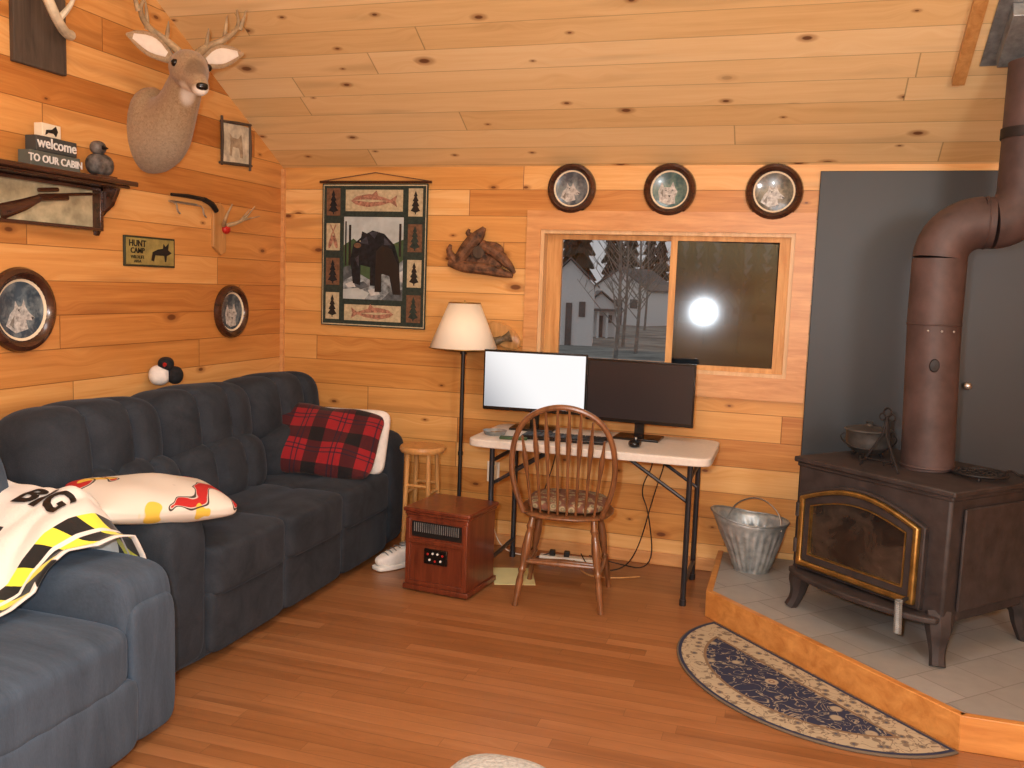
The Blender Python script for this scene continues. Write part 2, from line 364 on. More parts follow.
board((-.30,4.87),HA,.03,0,.124,mb);board(HA,HB,.032,0,.124,mb);board(HB,(2.08,HB[1]+.01),.032,0,.124,mb)
part(mb,'wood_edging',T,'edge',world=True,bevel=.003)
# ---------------------------------------------------------------- rug
g=G('floral_rug'); co=g.coord(); P=g.sep(co); A_,B_=.63,.50
e=g.math('SQRT',g.math('ADD',g.math('POWER',g.math('DIVIDE',P[0],A_),2.),g.math('POWER',g.math('DIVIDE',P[1],B_),2.)))
dd=g.math('MINIMUM',g.math('MULTIPLY',g.math('SUBTRACT',1.,e),.54),P[1])
vo=g.vor(co,11.,'F1','Distance'); vo2=g.vor(co,24.,'F1','Distance'); nz=g.noise(co,14.,2.,.5,1.5)
scr=g.math('ABSOLUTE',g.math('SUBTRACT',nz,.5)); vine=g.ss(scr,.010,.026,1.,0.)
fl=g.math('MAXIMUM',g.ss(vo,.24,.32,1.,0.),g.math('MULTIPLY',vine,.8)); ring=g.ss(vo,.12,.17,1.,0.); core=g.ss(vo,.05,.08,1.,0.)
navy=col(52,57,78);cr=col(172,160,136)
field=g.mix(g.math('MULTIPLY',fl,.85),navy,cr); field=g.mix(g.math('MULTIPLY',ring,.8),field,col(120,88,76)); field=g.mix(core,field,cr)
bord=g.mix(g.math('MAXIMUM',g.ss(vo2,.26,.38,1.,0.),vine),cr,col(120,108,94)); bord=g.mix(g.ss(vo2,.10,.18,1.,0.),bord,col(76,82,98))
c=g.mix(g.ss(dd,.108,.112),bord,field)
c=g.mix(g.math('MULTIPLY',g.ss(dd,.106,.110),g.ss(dd,.118,.122,1.,0.)),c,col(126,106,84))
c=g.mix(g.ss(dd,.018,.021,1.,0.),c,navy); c=g.mix(g.ss(dd,.006,.008,1.,0.),c,col(104,94,82))
g.set(color=c,rough=.95,spec=.1); g.bump(g.noise(co,300.,2.),.3,.004); M['rug']=g.m
pts=[(A_*math.cos(math.pi*i/48),B_*math.sin(math.pi*i/48)) for i in range(49)]
single(hprism(pts,0,.009),'hearth_rug','rug','half-round navy and cream floral rug lying against the hearth edge','rug',loc=(.190,3.635,.001),rz=math.radians(180-45.8),bevel=.003)
# ---------------------------------------------------------------- sofa
def lobes(k,depth,ax=1,fa=0,wd=.10):
    def fn(w,q):
        t=(q[ax]+1)/2*k; d=abs(t-round(t)); inner=0<round(t)<k
        cr=math.exp(-(d/wd)**2)*(1 if inner else .3)+.35*(1-abs(math.sin(math.pi*t)))*(1 if inner else .6)
        w=w.copy(); w[fa]*=1-depth*min(1,cr); w[2]*=1-depth*.4*min(1,cr); return w
    return fn
SO=thing('sofa','dark charcoal-blue velour reclining sofa with channel-tufted back along the pine wall','sofa',loc=(-2.5,3.62,0))
part(MB().rbox((-2.5,3.62,.16),(.84,1.98,.28),14,8),'base',SO,'sofa',world=True)
part(MB().rbox((-2.87,3.62,.46),(.22,2.02,.86),7,10),'back_frame',SO,'sofa',world=True)
for i in range(3):
    y=2.94+i*.68
    part(MB().rbox((-2.74,y,.79),(.40,.70,.39),3.4,36,fn=lobes(3,.26,wd=.08),rot=(0,-.12,0)),'headrest_cushion',SO,'sofa',world=True)
    part(MB().rbox((-2.65,y if i!=0 else y+.06,.57),(.40,.69 if i==1 else .60,.33),3.4,36,fn=lobes(3,.26,wd=.08),rot=(0,-.15,0)),'back_cushion',SO,'sofa',world=True)
for i in range(3):
    y=3.11+i*.525
    def fn(w,q):
        w=w.copy(); w.z*=1+.12*(1-q[0]**2)*(1-q[1]**2)
        if q[2]>0: w.z-=.012*math.exp(-((q[0]-.1)/.10)**2)
        return w
    part(MB().rbox((-2.36,y,.37),(.66,.530,.21),10,18,fn=fn),'seat_cushion',SO,'sofa',world=True)
    part(MB().rbox((-2.12,y,.175),(.14,.528,.27),10,12),'footrest_panel',SO,'sofa',world=True)
def armfn(w,q):
    w=w.copy()
    if q[2]>.2: w.y*=1+.10*math.sin((q[2]-.2)/.8*math.pi)
    return w
part(MB().rbox((-2.47,2.73,.32),(.82,.23,.61),8,18,fn=armfn),'armrest',SO,'sofa',world=True)
part(MB().rbox((-2.47,4.56,.345),(.82,.22,.66),8,18,fn=armfn),'armrest',SO,'sofa',world=True)
# armchair
AC=thing('armchair','slate-blue ribbed velour recliner armchair at the end of the sofa','armchair',loc=(-2.35,1.87,0))
part(MB().rbox((-2.37,1.87,.17),(.92,.66,.30),10,8),'base',AC,'chairblue',world=True)
def sfn(w,q):
    w=w.copy(); w.z*=1+.2*(1-q[0]**2)*(1-q[1]**2); w.z+=.004*math.sin(q[1]*18); return w
part(MB().rbox((-2.16,1.87,.345),(.66,.66,.20),6.5,24,fn=sfn),'seat_cushion',AC,'chairblue',world=True)
part(MB().rbox((-1.88,1.87,.165),(.10,.64,.24),8,12),'footrest_panel',AC,'chairblue',world=True)
for y in(2.31,1.43):
    part(MB().rbox((-2.37,y,.295),(.96,.24,.57),8,18,fn=armfn),'armrest',AC,'chairblue',world=True)
    part(MB().rbox((-1.905,y,.255),(.06,.21,.45),6,10),'arm_front_panel',AC,'chairblue',world=True)
part(MB().rbox((-2.64,1.90,.66),(.32,1.06,.66),4,30,fn=lobes(3,.15),rot=(0,-.2,0)),'back_cushion',AC,'chairblue',world=True)
# blanket draped on the armchair arm
g=G('fan_blanket'); P=g.sep(g.coord('UV')); u=P[0];v=P[1]
wv=g.noise(g.coord('UV'),2.6,0.,.4)
d1=g.math('SUBTRACT',g.math('MULTIPLY',u,2.2),g.math('MULTIPLY',v,1.5))
st1=g.math('FRACT',g.math('MULTIPLY_ADD',wv,.35,d1)); blk=g.math('MULTIPLY',g.ss(st1,.44,.445),g.ss(st1,.86,.865,1.,0.))
blk=g.math('MULTIPLY',blk,g.ss(v,.50,.505))
c=g.mix(blk,col(228,226,220),col(20,20,22))
zone=g.math('MULTIPLY',g.ss(u,.85,.852),g.ss(u,.975,.977,1.,0.)); chk=g.math('FRACT',g.math('ADD',g.math('MULTIPLY',v,6.5),g.math('MULTIPLY',u,5.)))
yl=g.mix(g.ss(chk,.45,.46),col(234,230,70),col(22,22,22)); c=g.mix(zone,c,yl)
c=g.mix(g.math('MULTIPLY',g.ss(u,.905,.907),g.ss(u,.92,.922,1.,0.)),c,col(228,226,220))
g.set(color=c,rough=.95,sheen=.2); g.bump(g.noise(g.coord(),60.,3.),.3,.005); M['blanket']=g.m
profA=[(2.50,.40),(2.475,.52),(2.43,.60),(2.36,.618),(2.27,.620),(2.19,.605),(2.135,.55),(2.10,.49),(2.02,.475),(1.92,.478),(1.82,.475),(1.74,.472)]
profB=[(2.50,.44),(2.495,.59),(2.475,.70),(2.43,.74),(2.35,.725),(2.26,.685),(2.18,.635),(2.11,.57),(2.05,.51),(1.96,.485),(1.86,.482),(1.76,.478)]
def prof_at(P_,t):
    t=max(0,min(1,t))*(len(P_)-1); i=min(int(t),len(P_)-2); f=t-i
    return P_[i][0]*(1-f)+P_[i+1][0]*f, P_[i][1]*(1-f)+P_[i+1][1]*f
def blk_pos(s,t):
    ya,za=prof_at(profA,t); yb,zb=prof_at(profB,t); k=min(1,max(0,(s-.70)/.26)); k=k*k*(3-2*k)
    y=yb*(1-k)+ya*k; z=zb*(1-k)+za*k; x=-2.84+.79*s-.10*t+.02*math.sin(t*7)
    fold=.016*math.sin(s*15+t*3)+.010*math.sin(s*27-t*6)+.014*math.sin(t*11+s*5)
    return Vector((x,y-.3*abs(fold),z+.012+abs(fold)*.9))
nu,nv=60,60; vs=[blk_pos(i/nu,j/nv) for j in range(nv+1) for i in range(nu+1)]
mb=MB().add(vs,[(j*(nu+1)+i,j*(nu+1)+i+1,(j+1)*(nu+1)+i+1,(j+1)*(nu+1)+i) for j in range(nv) for i in range(nu)])
BL=single(mb,'throw_blanket','blanket','white, black and yellow printed fleece blanket draped over the armchair','blanket',sharp=80,solid=.006)
uvl=BL.data.uv_layers.new(name='UVMap')
for lp in BL.data.loops:
    vi=lp.vertex_index; uvl.data[lp.index].uv=((vi%(nu+1))/nu,(vi//(nu+1))/nv)
def bigfn(co): 
    s=.665+co.x/.79; t=.36-co.y/.95
    return blk_pos(s,t)+Vector((.003,-.008,.010))
textmesh('BIG',.13,BL,'black',(0,0,0),fn=bigfn,bold=.005,ext=.0)
# pillows
def pillow(name,m,label,loc,size,rot,th=.14,wave=.006):
    def fn(w,q):
        w=w.copy(); k=(1-abs(q[0])**2.5)*(1-abs(q[1])**2.5); w.z=(w.z)*(.16+.95*max(0,k)**.5); 
        w.x*=1+.05*abs(q[1])**4; w.y*=1+.05*abs(q[0])**4
        w.z+=wave*math.sin(w.x*22+1)*math.sin(w.y*19); return w
    mb=MB().rbox((0,0,0),(size[0],size[1],th),6,22,fn=fn); o=single(mb,name,m,label,'throw pillow',sharp=80); o.location=loc; o.rotation_euler=rot; return o
g=G('tartan_plaid'); P=g.sep(g.coord()); 
def band(x,per,w,o=0.): 
    f=g.math('FRACT',g.math('ADD',g.math('DIVIDE',x,per),o)); return g.ss(f,w,w+.012,1.,0.)
ba=band(P[0],.20,.38,.1);bb=band(P[1],.20,.38,.2); dk=g.math('MULTIPLY_ADD',ba,.5,g.math('MULTIPLY',bb,.5))
c=g.ramp(dk,[(0.,col(138,20,30)),(.5,col(66,14,22)),(1.,col(14,11,18))])
for q_,o_ in((P[0],.42),(P[0],.30),(P[1],.52),(P[1],.40)): c=g.mix(g.math('MULTIPLY',band(q_,.20,.03,o_),.8),c,col(20,20,40))
g.set(color=c,rough=.95,sheen=.1); g.bump(g.noise(g.coord(),200.,2.),.3,.004); M['plaid']=g.m
pillow('white_pillow','whitecloth','white fleece pillow propped in the sofa corner behind the plaid',(-2.29,4.36,.635),(.48,.36),(math.radians(68),0,math.radians(8)),th=.12)
pillow('plaid_pillow','plaid','dark red and black tartan pillow leaning on the white pillow',(-2.385,4.21,.655),(.68,.42),(math.radians(48),math.radians(4),math.radians(10)),th=.12,wave=.014)
g=G('printed_pillow'); co=g.coord(); P=g.sep(co)
n=g.noise(co,6.,1.,.4,.6); n2=g.noise(g.comb(g.math('ADD',P[0],4.),P[1],0.),7.,1.,.4,.8)
c=g.mix(g.ss(n,.60,.61),col(216,212,202),col(180,36,34)); c=g.mix(g.ss(n2,.66,.67),c,col(222,188,74)); c=g.mix(g.ss(g.math('ABSOLUTE',g.math('SUBTRACT',n,.59)),.006,.012,1.,0.),c,col(60,54,50))
g.set(color=c,rough=.9); M['print']=g.m
pillow('printed_pillow','print','white pillow printed with red and yellow shapes on the sofa arm',(-2.25,2.76,.665),(.54,.38),(math.radians(6),math.radians(6),math.radians(62)),.13)
# plush puffin on sofa back
T=thing('plush_puffin','small black and white plush bird sitting on the sofa back','plush toy',loc=(-2.90,3.66,.965),rz=math.radians(30))
part(MB().rbox((-.03,0,.05),(.10,.11,.10),2.2,10),'body',T,'whitecloth')
part(MB().rbox((0.0,.0,.105),(.075,.08,.07),2.2,10).ell((.04,.01,.05),(.08,.09,.09)),'head_and_wing',T,'blackfur',label='black head and wing')
part(MB().tube([(0,-.035,.105),(0,-.06,.10)],[.012,.003],8),'beak',T,'red')
# ---------------------------------------------------------------- plates
def platepic(kind):
    g=G('plate_art_'+kind); co=g.coord(); P=g.sep(co); n=g.noise(co,14.,4.,.6,.5); n2=g.noise(co,40.,3.,.6)
    if kind=='teal': a,b,c_=col(40,84,90),col(110,140,132),col(206,210,204)
    elif kind=='grey': a,b,c_=col(66,70,64),col(136,134,120),col(204,202,188)
    else: a,b,c_=col(54,70,84),col(124,138,144),col(208,210,208)
    rr=g.math('SQRT',g.math('ADD',g.math('POWER',P[0],2.),g.math('POWER',g.math('ADD',P[2],.015),2.)))
    f=g.math('ADD',g.math('MULTIPLY_ADD',n,.9,-.1),g.ss(rr,.02,.08,.2,-.05)); g.set(color=g.ramp(g.math('ADD',f,g.math('MULTIPLY_ADD',n2,.3,-.15)),[(.25,a),(.5,b),(.72,c_)]),rough=.25,coat=.4); return g.m
def plate(loc,R,kind,label,rz=0.,group=None,sq=1.,sh='wolf'):
    T=thing('collector_plate',label,'decorative plate',loc=loc,rz=rz)
    if group: T['group']=group
    Tm=Matrix.Rotation(math.pi/2,4,'X')@Matrix.Diagonal((sq,1,1,1))
    part(MB().lathe([(R*.70,.012),(R*.75,.026),(R*.86,.036),(R*.96,.028),(R,.012),(R*.98,0)],seg=40,T=Tm),'frame',T,'darkwood',label='dark round wooden frame')
    m=platepic(kind)
    mb=MB().lathe([(0.0001,.012),(R*.66,.012),(R*.69,.014),(R*.74,.020)],seg=36,T=Tm,ms=[1,0,0])
    r=R*.6; y=-.0135
    def W_(pts,mi): mb.flat([(p[0]*r*sq,p[1]*r) for p in pts],y-.0005*mi,mi)
    if sh=='wolf':
        W_([(-.75,-.6),(-.55,-.15),(-.35,.05),(-.3,.35),(-.15,.12),(.0,.15),(.1,.4),(.2,.1),(.35,-.1),(.62,-.3),(.5,-.42),(.2,-.38),(.3,-.75),(-.3,-.9)],2)
        W_([(-.2,.0),(-.1,.05),(-.1,-.08)],3); W_([(.45,-.28),(.6,-.3),(.5,-.4)],3); W_([(-.6,-.55),(-.35,-.2),(-.4,-.7)],4)
    else:
        W_([(-.6,-.75),(-.7,-.1),(-.5,.45),(-.35,.15),(.05,.15),(.2,.5),(.35,.1),(.5,-.1),(.35,-.5),(.4,-.85),(-.1,-.95)],2)
        W_([(-.3,-.05),(-.18,.0),(-.2,-.1)],3); W_([(.12,-.05),(.22,.02),(.25,-.08)],3); W_([(-.08,-.35),(.1,-.35),(.0,-.5)],3); W_([(-.55,-.2),(-.4,.1),(-.38,-.5)],4)
    part(mb,'plate',T,['cream',m,M['wfur'],'black',M['gfur']],label='porcelain plate painted with a wolf')
    return T
M['wfur']=mat('painted_white_fur',col(184,186,184),.3,nscale=60.,namt=.45); M['gfur']=mat('painted_grey_fur',col(120,118,112),.3,nscale=60.,namt=.25)
G1='framed plates above the window'
plate((-1.20,YB,2.05),.137,'blue','round dark-framed plate with pale wolf beside the tapestry',group=G1)
plate((-.665,YB,2.045),.140,'teal','round dark-framed plate with wolf on teal ground above the window',group=G1,sh='b')
plate((-.13,YB,2.035),.145,'grey','round dark-framed plate with grey wolves beside the slate panel',group=G1)
RW=math.pi/2
plate((XL,2.90,1.34),.175,'blue','large round dark-framed wolf plate over the sofa',rz=RW,group='framed plates over the sofa')
plate((XL,4.34,1.31),.150,'blue','smaller round dark-framed plate of a moonlit wolf',rz=RW,group='framed plates over the sofa',sh='b')
# ---------------------------------------------------------------- tapestry
T=thing('wall_tapestry','dark green woven tapestry with black bear, trout and pine panels','tapestry',loc=(-2.385,YB-.02,1.655))
mb=MB(); w,h=.34,.42
mb.box((0,0,0),(2*w,.006,2*h),0); y=-.0035
mb.flat([(-w*.98,-h*.985),(w*.98,-h*.985),(w*.98,h*.985),(-w*.98,h*.985)],y,1); y-=.0005
mb.flat([(-w*.965,-h*.97),(w*.965,-h*.97),(w*.965,h*.97),(-w*.965,h*.97)],y,0); y-=.0005
def rect(x0,x1,z0,z1,m,y): mb.flat([(x0,z0),(x1,z0),(x1,z1),(x0,z1)],y,m)
rect(-.185,.185,.26,.385,2,y);rect(-.20,.20,-.265,.235,5,y);rect(-.185,.185,-.385,-.29,2,y)
for sx in(-1,1):
    for k in range(4):
        zc=.315-k*.205; rect(sx*.265-.045,sx*.265+.045,zc-.082,zc+.078,2 if (k+(sx>0))%2 else 6,y)
yy=y-.0006
rect(-.193,.193,-.257,.227,3,yy)
yy-=.0005
mb.flat([(-.193,-.257),(.193,-.257),(.193,-.02),(.12,-.08),(-.02,-.14),(-.12,-.09),(-.193,-.07)],yy,4)
mb.flat([(-.193,.227),(-.193,.06),(-.13,.10),(-.06,.05),(.02,.09),(.10,.06),(.193,.10),(.193,.227)],yy,7)
yy-=.0005
def bs(pts): return [(a*1.25-.005,b*1.2+.005) for a,b in pts]
mb.flat([(-.193,-.257),(-.05,-.257),(-.02,-.22),(-.09,-.19),(-.193,-.20)],yy,7); mb.flat([(.06,-.257),(.193,-.257),(.193,-.19),(.11,-.21)],yy,12); mb.flat([(-.12,-.17),(-.06,-.15),(-.02,-.18),(-.08,-.20)],yy,12); mb.flat([(-.193,-.07),(-.15,-.06),(-.13,-.12),(-.193,-.15)],yy,12); mb.flat([(-.03,-.20),(.03,-.19),(.05,-.225),(-.01,-.235)],yy,13); mb.flat([(-.18,-.17),(-.13,-.15),(-.11,-.185),(-.16,-.19)],yy,13); mb.flat([(.12,-.12),(.193,-.08),(.193,-.15)],yy,13)
mb.flat(bs([(-.10,-.14),(-.115,-.02),(-.10,.05),(-.06,.085),(-.055,.115),(-.03,.105),(.0,.12),(.06,.105),(.115,.05),(.14,-.03),(.145,-.15),(.105,-.15),(.10,-.07),(.05,-.05),(.03,-.15),(-.01,-.15),(-.01,-.06),(-.06,-.05),(-.06,-.15)]),yy-.0002,8)
mb.flat(bs([(.02,.02),(.05,.05),(.10,.03),(.14,-.06),(.15,-.19),(.11,-.19),(.09,-.10),(.05,-.09),(.05,-.18),(.015,-.18)]),yy-.0004,9)
for pl in(((-.07,.06),(-.03,.09),(-.02,.05)),((-.02,.11),(.03,.115),(.01,.08)),((.06,.09),(.10,.05),(.06,.05)),((-.09,-.02),(-.07,.0),(-.07,-.06))): mb.flat(bs(pl),yy-.0006,14)
mb.flell(-.102,.06,.024,.015,yy-.0008,6); mb.flell(-.085,.085,.004,.004,yy-.001,10)
rect(-.16,-.145,-.06,.18,9,yy);rect(.165,.18,-.0,.19,9,yy);rect(-.185,-.175,-.06,.20,9,yy)
def fish(cx,cz,s,m,yy,fl=1):
    mb.flat([(cx+fl*s*a,cz+s*b) for a,b in((-1,.0),(-.75,.18),(-.2,.27),(.35,.16),(.7,.05),(1,.24),(.93,0),(1,-.24),(.7,-.06),(.3,-.17),(-.3,-.24),(-.8,-.14))],yy,m)
    mb.flat([(cx+fl*s*a,cz+s*b) for a,b in((-.1,.24),(.1,.4),(.2,.18))],yy,m); mb.flat([(cx+fl*s*a,cz+s*b) for a,b in((-.9,.03),(-.3,.06),(.6,.0),(-.2,-.05))],yy-.0003,10)
fish(0,.32,.15,11,yy);fish(0,-.34,.14,11,yy,-1)
def tree(cx,cz,s,m,yy):
    q=[(0,1)]
    for k in range(4): q+=[(.18+.09*k,.55-.42*k),(.10+.05*k,.50-.42*k)]
    q+=[(.05,-.85),(.05,-1),(-.05,-1),(-.05,-.85)]
    for k in range(3,-1,-1): q+=[(-.10-.05*k,.50-.42*k),(-.18-.09*k,.55-.42*k)]
    mb.flat([(cx+a*s,cz+b*s) for a,b in q],yy,m)
for sx in(-1,1):
    for k in range(4):
        zc=.3125-k*.205; X=sx*.265
        if (k+(sx>0))%2==0: tree(X,zc,.072,0 if k%2 else 8,yy)
        elif k==1 and sx<0:
            for a in(-.3,.3): mb.flell(X+a*.05,zc-.03,.012,.04,yy,11,rot=a); mb.tube([(X+a*.05,yy,zc-.0),(X-a*.06,yy,zc+.072)],.003,6,11)
        else: tree(X,zc,.068,9,yy)
part(mb,'woven_cloth',T,['darkgreen','tan',M['tan'],'greenp','greyrock','darkgreen','brown',mat('mist_weave',col(176,188,190),.9,namt=.15),'blackfur',M['black'],'tan','trout',mat('dark_rock_weave',col(84,92,98),.9,nscale=30,namt=.4),mat('pale_rock_weave',col(190,196,196),.9,nscale=30,namt=.2),mat('fur_sheen_weave',col(58,60,70),.9,nscale=60,namt=.4)],label='woven picture of a black bear by a stream')
part(MB().tube([(-.36,-.0,.43),(.36,-.0,.43)],.008,8),'hanging_rod',T,'darkwood')
part(MB().tube([(-.35,-.0,.435),(0,.008,.485),(.35,-.0,.435)],.003,6),'hanging_cord',T,'brown')
# ---------------------------------------------------------------- driftwood
T=thing('driftwood_wall_art','brown carved driftwood root piece hung on the pine wall','wall decor',loc=(-1.70,YB,1.69))
mb=MB().tube([(-.19,-.05,-.06),(-.10,-.06,-.085),(.03,-.06,-.09),(.12,-.055,-.11),(.19,-.05,-.125)],[(.022,.025),(.034,.034),(.034,.036),(.03,.028),(.014,.014)],10,smooth=2,up=(0,0,1))
mb.tube([(-.15,-.04,-.07),(-.08,-.05,.03),(-.02,-.05,.09),(.01,-.04,.14)],[.034,.044,.038,.012],10,smooth=2).tube([(.0,-.045,.04),(.09,-.05,.0),(.17,-.05,-.07),(.20,-.05,-.11)],[.034,.034,.024,.010],10,smooth=2)
mb.tube([(-.03,-.04,.08),(-.09,-.045,.10),(-.08,-.04,.13)],[.026,.016,.008],8,smooth=1).tube([(-.15,-.05,-.06),(-.20,-.05,.0),(-.19,-.04,.04)],[.03,.02,.010],8,smooth=1).rbox((0,-.03,-.02),(.26,.05,.17),3,10)
part(mb,'driftwood',T,mat('driftwood_brown',col(108,74,50),.7,nscale=26,namt=.7,bump=.8))
Tm=Matrix.Translation((-.01,-.070,.0))@Matrix.Rotation(math.pi/2,4,'X')
part(MB().lathe([(.0001,.006),(.032,.006),(.038,.0)],seg=20,T=Tm),'burl_hollow',T,'barn',label='dark round hollow')
# fish plaque behind lamp
T=thing('fish_mount','small brown trout mounted on an oval wood plaque','wall mount',loc=(-1.66,YB,1.17))
Tm=Matrix.Rotation(math.pi/2,4,'X')
part(MB().lathe([(.0001,.018),(.10,.018),(.115,.01),(.118,0)],seg=28,T=Matrix.Translation((.09,0,.055))@Matrix.Rotation(.5,4,'Y')@Tm,sy=.55),'plaque',T,'honey')
part(MB().tube([(-.27,-.05,-.03),(-.2,-.05,-.02),(-.05,-.05,-.01),(.06,-.05,.02),(.11,-.045,.04),(.15,-.045,.055)],[(.006,.012),(.02,.032),(.024,.04),(.014,.026),(.006,.014),(.004,.034)],12,smooth=2,up=(0,0,1)).tube([(.06,-.04,.03),(.08,-.015,.05)],.006,6),'fish',T,mat('trout_skin',col(104,88,64),.35,nscale=60,namt=.5))
# outlet
T=thing('wall_outlet','ivory electrical outlet on the pine wall','electrical outlet',loc=(-1.60,YB,.43))
part(MB().box((0,-.004,0),(.075,.008,.12)),'cover_plate',T,'ivory',bevel=.003)
for z in(-.025,.025): part(MB().box((0,-.010,z),(.034,.006,.03)),'socket',T,'cream',bevel=.003)
# ---------------------------------------------------------------- left wall decor (local -y faces room)
T=thing('antler_plaque','pale antler mounted on a dark weathered board','wall decor',loc=(XL,3.02,2.60),rz=RW)
part(MB().box((0,-.012,0),(.27,.024,.56)),'board',T,'barn',bevel=.004)
mb=MB().tube([(-.10,-.04,.28),(-.115,-.09,.12),(-.09,-.13,-.0),(-.02,-.12,-.09),(.08,-.07,-.12),(.13,-.05,-.115)],[.008,.016,.02,.02,.02,.022],10,smooth=3).tube([(-.10,-.11,.03),(-.03,-.15,.08),(0,-.16,.15)],[.016,.011,.004],8,smooth=2).tube([(-.0,-.10,-.1),(.03,-.15,-.03),(.05,-.16,.04)],[.015,.010,.004],8,smooth=2)
part(mb,'antler',T,'bone')
# shelf with rifle display
T=thing('display_shelf','dark wood wall shelf with a rifle display case below','wall shelf',loc=(XL,2.93,1.80),rz=RW)
part(MB().box((0,-.085,.10),(.96,.17,.022)).box((0,-.075,.083),(.90,.15,.014)),'shelf_board',T,'darkwood',bevel=.005)
mb=MB()
mb.prism([(-.44,.075),(.385,.075),(.385,.058),(-.44,.058)],-.06,0).prism([(-.44,-.10),(.375,-.10),(.375,-.115),(-.44,-.115)],-.06,0)
for x in(-.44,.375): mb.box((x,-.03,-.02),(.02,.06,.19))
part(mb,'case_frame',T,'darkwood',bevel=.003)
for x in(-.46,.395): 
    part(MB().prism([(0,.075),(0,-.13),(.015,-.135),(.035,-.10),(.03,-.06),(.06,-.03),(.10,.0),(.125,.05),(.135,.075)],-.011,.011,T=Matrix.Translation((x,0,0))@Matrix.Rotation(-math.pi/2,4,'Z')),'scroll_bracket',T,'darkwood',bevel=.002)
part(MB().box((-.03,-.012,-.02),(.80,.01,.16)),'case_back',T,mat('printed_meadow',col(184,174,140),.7,nscale=9.,namt=.4),label='pale printed backdrop')
mb=MB().tube([(-.14,-.035,-.075),(-.02,-.035,-.035),(.05,-.035,-.005)],[(.009,.032),(.010,.024),(.010,.016)],8,up=(0,0,1)).tube([(.05,-.035,-.005),(.20,-.035,.014)],.013,8).tube([(.05,-.035,.008),(.34,-.035,.044)],.007,8).tube([(.05,-.035,.030),(.15,-.035,.042)],.009,8)
part(mb,'toy_rifle',T,'darkwood',label='small dark brown rifle replica')
# welcome sign
T=thing('welcome_sign','stacked grey block sign with lettering standing on the shelf','sign',loc=(XL+.10,2.985,1.911),rz=RW+.04)
M['sg']=mat('sign_grey_green',col(88,92,84),.7,namt=.1)
part(MB().box((-.01,0,.031),(.27,.06,.06)),'lower_block',T,'sg',bevel=.003)
part(MB().box((0,0,.0925),(.22,.055,.06)),'upper_block',T,mat('sign_dark',col(60,62,60),.7,namt=.1),bevel=.003)
part(MB().box((-.02,0,.15),(.10,.04,.052)),'picture_block',T,'cream',bevel=.002)
part(MB().prism([(-.055,.13),(-.05,.15),(-.02,.155),(0,.17),(.01,.15),(.0,.13),(-.01,.14),(-.04,.14)],-.024,-.0205),'moose_silhouette',T,'black')
textmesh('TO OUR CABIN',.041,T,'white',(-.01,-.032,.031),ext=.0015,bold=.0007)
textmesh('welcome',.058,T,'white',(0,-.029,.095),ext=.0015,bold=.0007)
T=thing('loon_figurine','small dark grey and white bird figurine on the shelf','figurine',loc=(XL+.10,3.25,1.911),rz=RW)
part(MB().rbox((0,0,.055),(.13,.09,.10),2.3,10).rbox((-.02,-.01,.125),(.07,.06,.06),2.2,8),'body',T,mat('speckled_bird',col(84,80,76),.6,nscale=30.,namt=.9))
part(MB().tube([(-.02,-.035,.125),(-.03,-.07,.12)],[.012,.003],8),'beak',T,'black')
part(MB().box((0,0,.005),(.12,.08,.01)),'foot_block',T,'darkwood')
# framed picture
T=thing('framed_picture','rustic twig-framed pale deer print','framed picture',loc=(XL,4.38,2.235),rz=RW)
mb=MB()
for a,b in(((-.15,-.12),(.15,-.10)),((-.14,.10),(.14,.125)),((-.13,-.13),(-.13,.13)),((.135,-.13),(.13,.13))):
    mb.tube([(a[0],-.012,a[1]),((a[0]+b[0])/2,-.016,(a[1]+b[1])/2),(b[0],-.012,b[1])],[.007,.009,.007],8)
part(mb,'frame',T,'barn')
part(MB().box((0,-.006,0),(.25,.008,.215)),'print',T,mat('pale_print',col(208,202,180),.8,nscale=16.,namt=.3))
part(MB().flat([(-.06,-.07),(-.05,.0),(-.06,.05),(-.03,.03),(.02,.03),(.05,.06),(.06,.02),(.07,-.07),(.04,-.07),(.03,-.02),(-.03,-.02),(-.04,-.07)],-.011),'deer_drawing',T,mat('sepia_print',col(172,156,130),.8,nscale=30,namt=.3))
# pistol hook rack
T=thing('pistol_hook_rack','small decorative antique pistol replica hung as a hook','wall decor',loc=(XL,3.98,1.87),rz=RW)
mb=MB().tube([(-.17,-.03,.03),(-.05,-.035,.035),(.10,-.035,.03)],[.008,.010,.012],8).tube([(.08,-.035,.03),(.15,-.035,.015),(.19,-.035,-.02)],[.014,.016,.014],8,smooth=2)
part(mb,'barrel',T,'irondark')
part(MB().tube([(-.15,0,-.0),(-.15,-.045,-.01),(-.15,-.05,-.05),(-.13,-.05,-.06)],.005,8,smooth=1).tube([(.06,0,-.0),(.06,-.045,-.01),(.06,-.05,-.05),(.08,-.05,-.06)],.005,8,smooth=1).tube([(-.15,-.006,0),(.06,-.006,.0)],.006,8),'hook',T,'steel')
# antler mini mount
T=thing('small_antler_mount','small forked antler set on a light wood plaque with red centre','wall mount',loc=(XL,4.24,1.76),rz=RW)
part(MB().prism([(-.07,.12),(-.01,.14),(.04,.10),(.04,-.12),(.0,-.14),(-.07,-.10)],-.018,0),'plaque',T,'honey',bevel=.003)
part(MB().tube([(0,-.03,.02),(-.06,-.08,.05),(-.05,-.12,.13)],[.012,.009,.003],8,smooth=2).tube([(.02,-.03,.02),(.12,-.07,.05),(.19,-.10,.14)],[.012,.009,.003],8,smooth=2).tube([(.10,-.06,.045),(.14,-.10,.12)],[.007,.002],8).tube([(.13,-.07,.06),(.24,-.10,.09)],[.007,.002],8),'antlers',T,'antler')
part(MB().ell((.03,-.025,.0),(.06,.04,.05)),'velvet_boss',T,'red')
